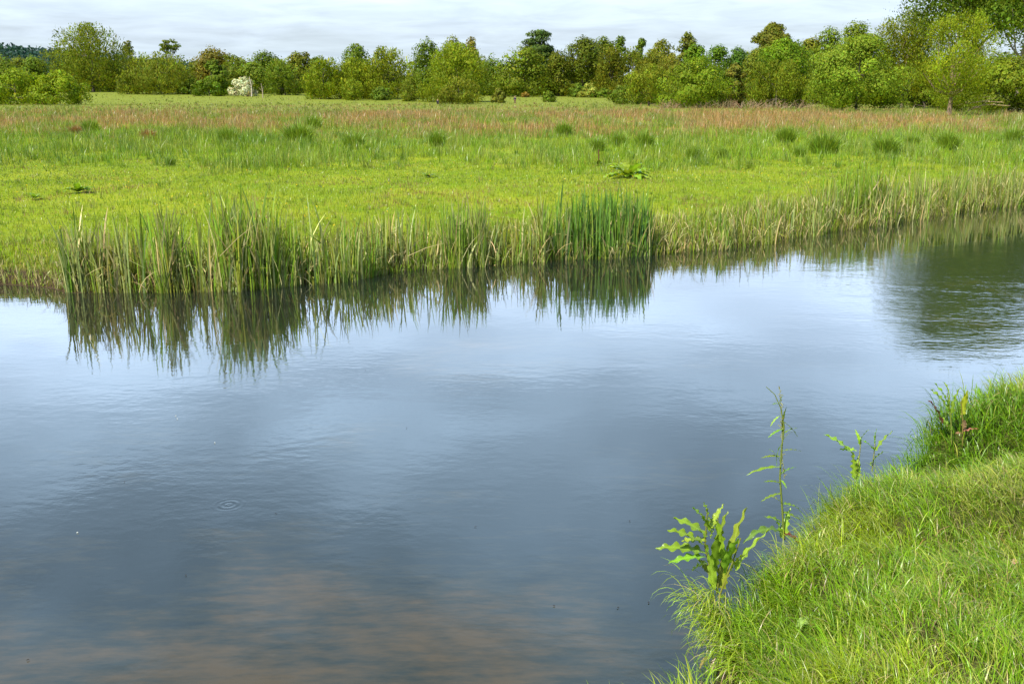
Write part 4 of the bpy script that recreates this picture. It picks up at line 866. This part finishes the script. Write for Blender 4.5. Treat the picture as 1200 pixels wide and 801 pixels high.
for px in list(range(745, 1110, 28)):
    tree('bush', 'dark low bush in the shade behind the thickets on the right', 'bush', px + rng.normal(0, 6), 120, 93 + rng.normal(0, 4), 22, 200 + 20 * rng.random(), cols[rng.integers(0, 3)], B, group='dark undergrowth behind the thickets', dens=0.8)
# far wooded hill on the left
hx, hy = np.meshgrid(np.linspace(-1600, 500, 60), np.linspace(750, 1500, 30))
hz = 2.0 + 36 * np.exp(-((hx + 640) / 330) ** 2) * sstep(760, 1000, hy) + 12 * sstep(760, 1050, hy)
o = grid_mesh('wooded_hill', hx, hy, hz, mat_plain('hill_ground', (0.03, 0.05, 0.02))); tag(o, kind='structure')
g = Geo(); n_ = 45000
def hill(x, y): return 2.0 + 36 * np.exp(-((x + 640) / 330) ** 2) * sstep(760, 1000, y) + 12 * sstep(760, 1050, y)
x = rng.uniform(-1150, 250, n_); y = rng.uniform(790, 1050, n_); cx_, cy_ = np.round(x / 9), np.round(y / 9)
clx = cx_ * 9 + 4 * (hash2(cx_, cy_, 5) - 0.5) * 2; cly = cy_ * 9
d = rng.normal(0, 1, (n_, 3)); d[:, 2] = np.abs(d[:, 2]); d /= np.linalg.norm(d, axis=1, keepdims=True)
hh = 5 + 6 * hash2(cx_, cy_, 9); rr = 0.75 + 0.25 * rng.random(n_)
P = np.stack([clx + d[:, 0] * 5.2 * rr, cly + d[:, 1] * 5.2 * rr, hill(clx, cly) + d[:, 2] * hh * rr], 1)
leafcards(g, P, rng.normal(0, 1, (n_, 3)), d + rng.normal(0, 0.4, (n_, 3)), np.full(n_, 3.4), np.full(n_, 3.0), rcol((0.024, 0.060, 0.044), n_, 0.25, 0.1) * np.exp(0.3 * (hash2(cx_, cy_, 3) - 0.5))[:, None])
o = g.build('hill_forest', M_LEAF); tag(o, 'dark blue green wood covering the distant hill', 'wood', kind='stuff')

# dead snags, fallen boughs, brushwood
def snag(name, label, cat, px, base, top, Y, col, r, forks=3):
    p = at_y(px, base, Y); p[2] = float(meadow(p[0], Y)); h_ = at_y(px, top, Y)[2] - p[2]; root = Geo()
    pts = [(0, 0, -0.2), (rng.normal(0, 0.1), 0, h_ * 0.5), (rng.normal(0, 0.3), 0, h_)]; tube(root, pts, [r, r * 0.8, r * 0.3], col, 6)
    for k in range(forks):
        s_ = np.array(pts[1]) * (0.8 + 0.3 * k / forks) ; tube(root, [s_, s_ + [rng.normal(0, 0.9), rng.normal(0, 0.5), h_ * rng.uniform(0.15, 0.35)]], [r * 0.5, r * 0.12], col, 5)
    o = root.build(name, M_BARK); o.location = p; tag(o, label, cat); return o
snag('dead_snag', 'pale dead stem rising out of the right side of the white hawthorn', 'dead tree', 295, 113, 90, 282, (0.42, 0.36, 0.27), 0.22)
snag('dead_snag', 'short brown broken stem right of the white hawthorn', 'dead tree', 308, 116, 98, 272, (0.26, 0.21, 0.14), 0.2)
snag('dead_snag', 'short dark stump between the trunks under the round bright bush and the forked willow', 'dead tree', 1083, 127, 119, 137, (0.10, 0.075, 0.05), 0.16, 1)
p = at_y(1150, 130, 94); p[2] = float(meadow(p[0], 94)); root = empty('fallen_bough', p); tag(root, 'pale fallen boughs lying right of the forked willow trunk', 'fallen branch')
for k, (a, b, r) in enumerate((((1128, 122), (1176, 120), 0.07), ((1134, 130), (1166, 122), 0.06), ((1122, 124), (1160, 113), 0.05), ((1138, 126), (1184, 124), 0.045), ((1136, 129), (1150, 127), 0.05))):
    A = at_y(*a, 93.6) - p; Bq = at_y(*b, 92.6 - 0.3 * k) - p; g = Geo(); mq = (A + Bq) / 2 + [0, 0, 0.18]
    tube(g, [A, mq, Bq], [r, r * 0.8, r * 0.3], (0.38, 0.27, 0.15), 6); tube(g, [mq, mq + (Bq - A) * 0.35 + [0, 0.3, 0.3]], [r * 0.5, r * 0.1], (0.38, 0.27, 0.15), 5); g.build('branch', M_BARK, root)
def brush(label, px0, px1, py, Y, hpx, n, col):
    a = at_y(px0, py, Y); b = at_y(px1, py, Y); c0 = (a + b) / 2; c0[2] = float(meadow(c0[0], Y)); g = Geo()
    for k in range(n):
        s_ = np.array([rng.uniform(a[0], b[0]) - c0[0], rng.normal(0, 0.6), 0.0]); h_ = hpx / F * Y * rng.uniform(0.3, 1.0)
        e_ = s_ + np.array([rng.normal(0, 0.7), rng.normal(0, 0.4), h_]); mq = (s_ + e_) / 2 + rng.normal(0, 0.15, 3); tube(g, [s_, mq, e_], [0.035, 0.028, 0.012], rcol(col, 1, 0.2, 0.1)[0], 4)
    o = g.build('brushwood', M_BARK); o.location = c0; tag(o, label, 'brushwood')
brush('brown tangle of dead twigs along the foot of the big tangled bush', 775, 862, 127, 147, 11, 190, (0.22, 0.155, 0.085))
brush('brown tangle of dead twigs along the foot of the rounded olive thicket', 864, 950, 128, 143, 11, 190, (0.24, 0.17, 0.10))

# ------------------------------------------------------------------ people
def skin_body(name, verts, edges, radii, mat, parent, sub=2):
    me = bpy.data.meshes.new(name); me.from_pydata([tuple(v) for v in verts], edges, []); me.update()
    o = link_mesh(name, me, mat, parent)
    md = o.modifiers.new('skin', 'SKIN'); me.skin_vertices.new() if not me.skin_vertices else None
    for i, r in enumerate(radii): me.skin_vertices[0].data[i].radius = (r, r)
    me.skin_vertices[0].data[0].use_root = True
    sb = o.modifiers.new('subdivision', 'SUBSURF'); sb.levels = sub; sb.render_levels = sub
    for pl in me.polygons: pl.use_smooth = True
    return o
SKIN, NAVY, TROUS, HAIR, DARK = mat_plain('skin', (0.45, 0.26, 0.19), 0.5), mat_plain('navy_cloth', (0.018, 0.022, 0.05)), mat_plain('brown_cloth', (0.13, 0.06, 0.05)), mat_plain('hair', (0.30, 0.22, 0.13)), mat_plain('dark_cloth', (0.012, 0.013, 0.022))
def person(label, px, foot, Y, seated=False, top=NAVY, legs=TROUS):
    p = at_y(px, foot, Y); p[2] = float(meadow(p[0], Y)); root = empty('person', p, math.radians(8)); tag(root, label, 'person')
    hz_ = 0.30 if seated else 0.92
    if seated: V = [(0, 0, hz_), (0, 0.02, hz_ + 0.25), (0, -0.02, hz_ + 0.50), (0, -0.05, hz_ + 0.60), (0, -0.08, hz_ + 0.70), (0, -0.10, hz_ + 0.80),
                    (0.19, -0.02, hz_ + 0.48), (0.24, -0.16, hz_ + 0.22), (0.10, -0.36, hz_ + 0.18), (-0.19, -0.02, hz_ + 0.48), (-0.24, -0.16, hz_ + 0.22), (-0.10, -0.36, hz_ + 0.18),
                    (0.11, -0.03, hz_ - 0.08), (0.14, -0.42, hz_ + 0.12), (0.14, -0.52, 0.04), (0.14, -0.66, 0.03), (-0.11, -0.03, hz_ - 0.08), (-0.14, -0.42, hz_ + 0.12), (-0.14, -0.52, 0.04), (-0.14, -0.66, 0.03)]
    else: V = [(0, 0, hz_), (0, 0.01, 1.15), (0, 0, 1.40), (0, -0.01, 1.50), (0, -0.03, 1.60), (0, -0.03, 1.69),
               (0.20, 0, 1.38), (0.25, 0.02, 1.10), (0.22, -0.10, 0.86), (-0.20, 0, 1.38), (-0.25, 0.03, 1.10), (-0.23, -0.04, 0.85),
               (0.10, 0, 0.86), (0.11, -0.08, 0.48), (0.11, -0.02, 0.06), (0.11, -0.18, 0.03), (-0.10, 0, 0.86), (-0.11, 0.02, 0.48), (-0.11, 0.14, 0.07), (-0.11, 0.0, 0.03)]
    E = [(0, 1), (1, 2), (2, 3), (3, 4), (4, 5), (2, 6), (6, 7), (7, 8), (2, 9), (9, 10), (10, 11), (0, 12), (12, 13), (13, 14), (14, 15), (0, 16), (16, 17), (17, 18), (18, 19)]
    Rr = [0.14, 0.13, 0.14, 0.055, 0.095, 0.075, 0.06, 0.045, 0.03, 0.06, 0.045, 0.03, 0.085, 0.06, 0.045, 0.035, 0.085, 0.06, 0.045, 0.035]
    skin_body('body', V, E, Rr, SKIN, root)
    J = [0, 1, 2, 6, 7, 8, 9, 10, 11]; ix = {v: i for i, v in enumerate(J)}
    VJ = [np.array(V[j], float) for j in J]; VJ[5] = VJ[4] * 0.15 + VJ[5] * 0.85; VJ[8] = VJ[7] * 0.15 + VJ[8] * 0.85
    skin_body('jacket', VJ, [(ix[a], ix[b]) for a, b in E if a in ix and b in ix], [Rr[j] + 0.035 for j in J], top, root)
    J = [0, 12, 13, 14, 16, 17, 18]; ix = {v: i for i, v in enumerate(J)}
    skin_body('trousers', [V[j] for j in J], [(ix[a], ix[b]) for a, b in E if a in ix and b in ix], [Rr[j] + 0.025 for j in J], legs, root)
    skin_body('hair', [np.array(V[4]) + [0, 0.035, 0.03], np.array(V[5]) + [0, 0.03, 0.02]], [(0, 1)], [0.09, 0.075], HAIR, root)
    return root
person('person in a dark navy jacket walking across the far meadow', 603.5, 122, 217)
person('person in black sitting low in the grass by the largest willow', 513, 121.5, 212, True, DARK, DARK)

# ------------------------------------------------------------------ bits on the water
FL = [(205, 487, 1), (207, 490, 1), (251, 518, 1), (90, 624, 1), (146, 564, 0), (322, 601, 0), (217, 673, 0), (31, 773, 0), (556, 616, 0), (648, 709, 0), (723, 711, 0), (760, 706, 0), (737, 610, 0), (477, 501, 0), (428, 433, 0)]
for k, (px, py, w_) in enumerate(FL):
    p = hit(px, py, 0.004); g = Geo(); leaf_strip(g, (0, 0, 0), rng.random() * 6, 0.014 if w_ else 0.012, 0.007, 0.1, 0.3, (0.7, 0.7, 0.62) if w_ else (0.03, 0.022, 0.015), 0.1, 5)
    o = g.build('floating_petal' if w_ else 'floating_leaf', M_DOCK); o.location = p
    tag(o, 'white petal speck floating on the open water' if w_ else 'dark leaf speck floating on the open water', 'petal' if w_ else 'leaf', 'white specks on the water' if w_ else 'dark specks on the water')
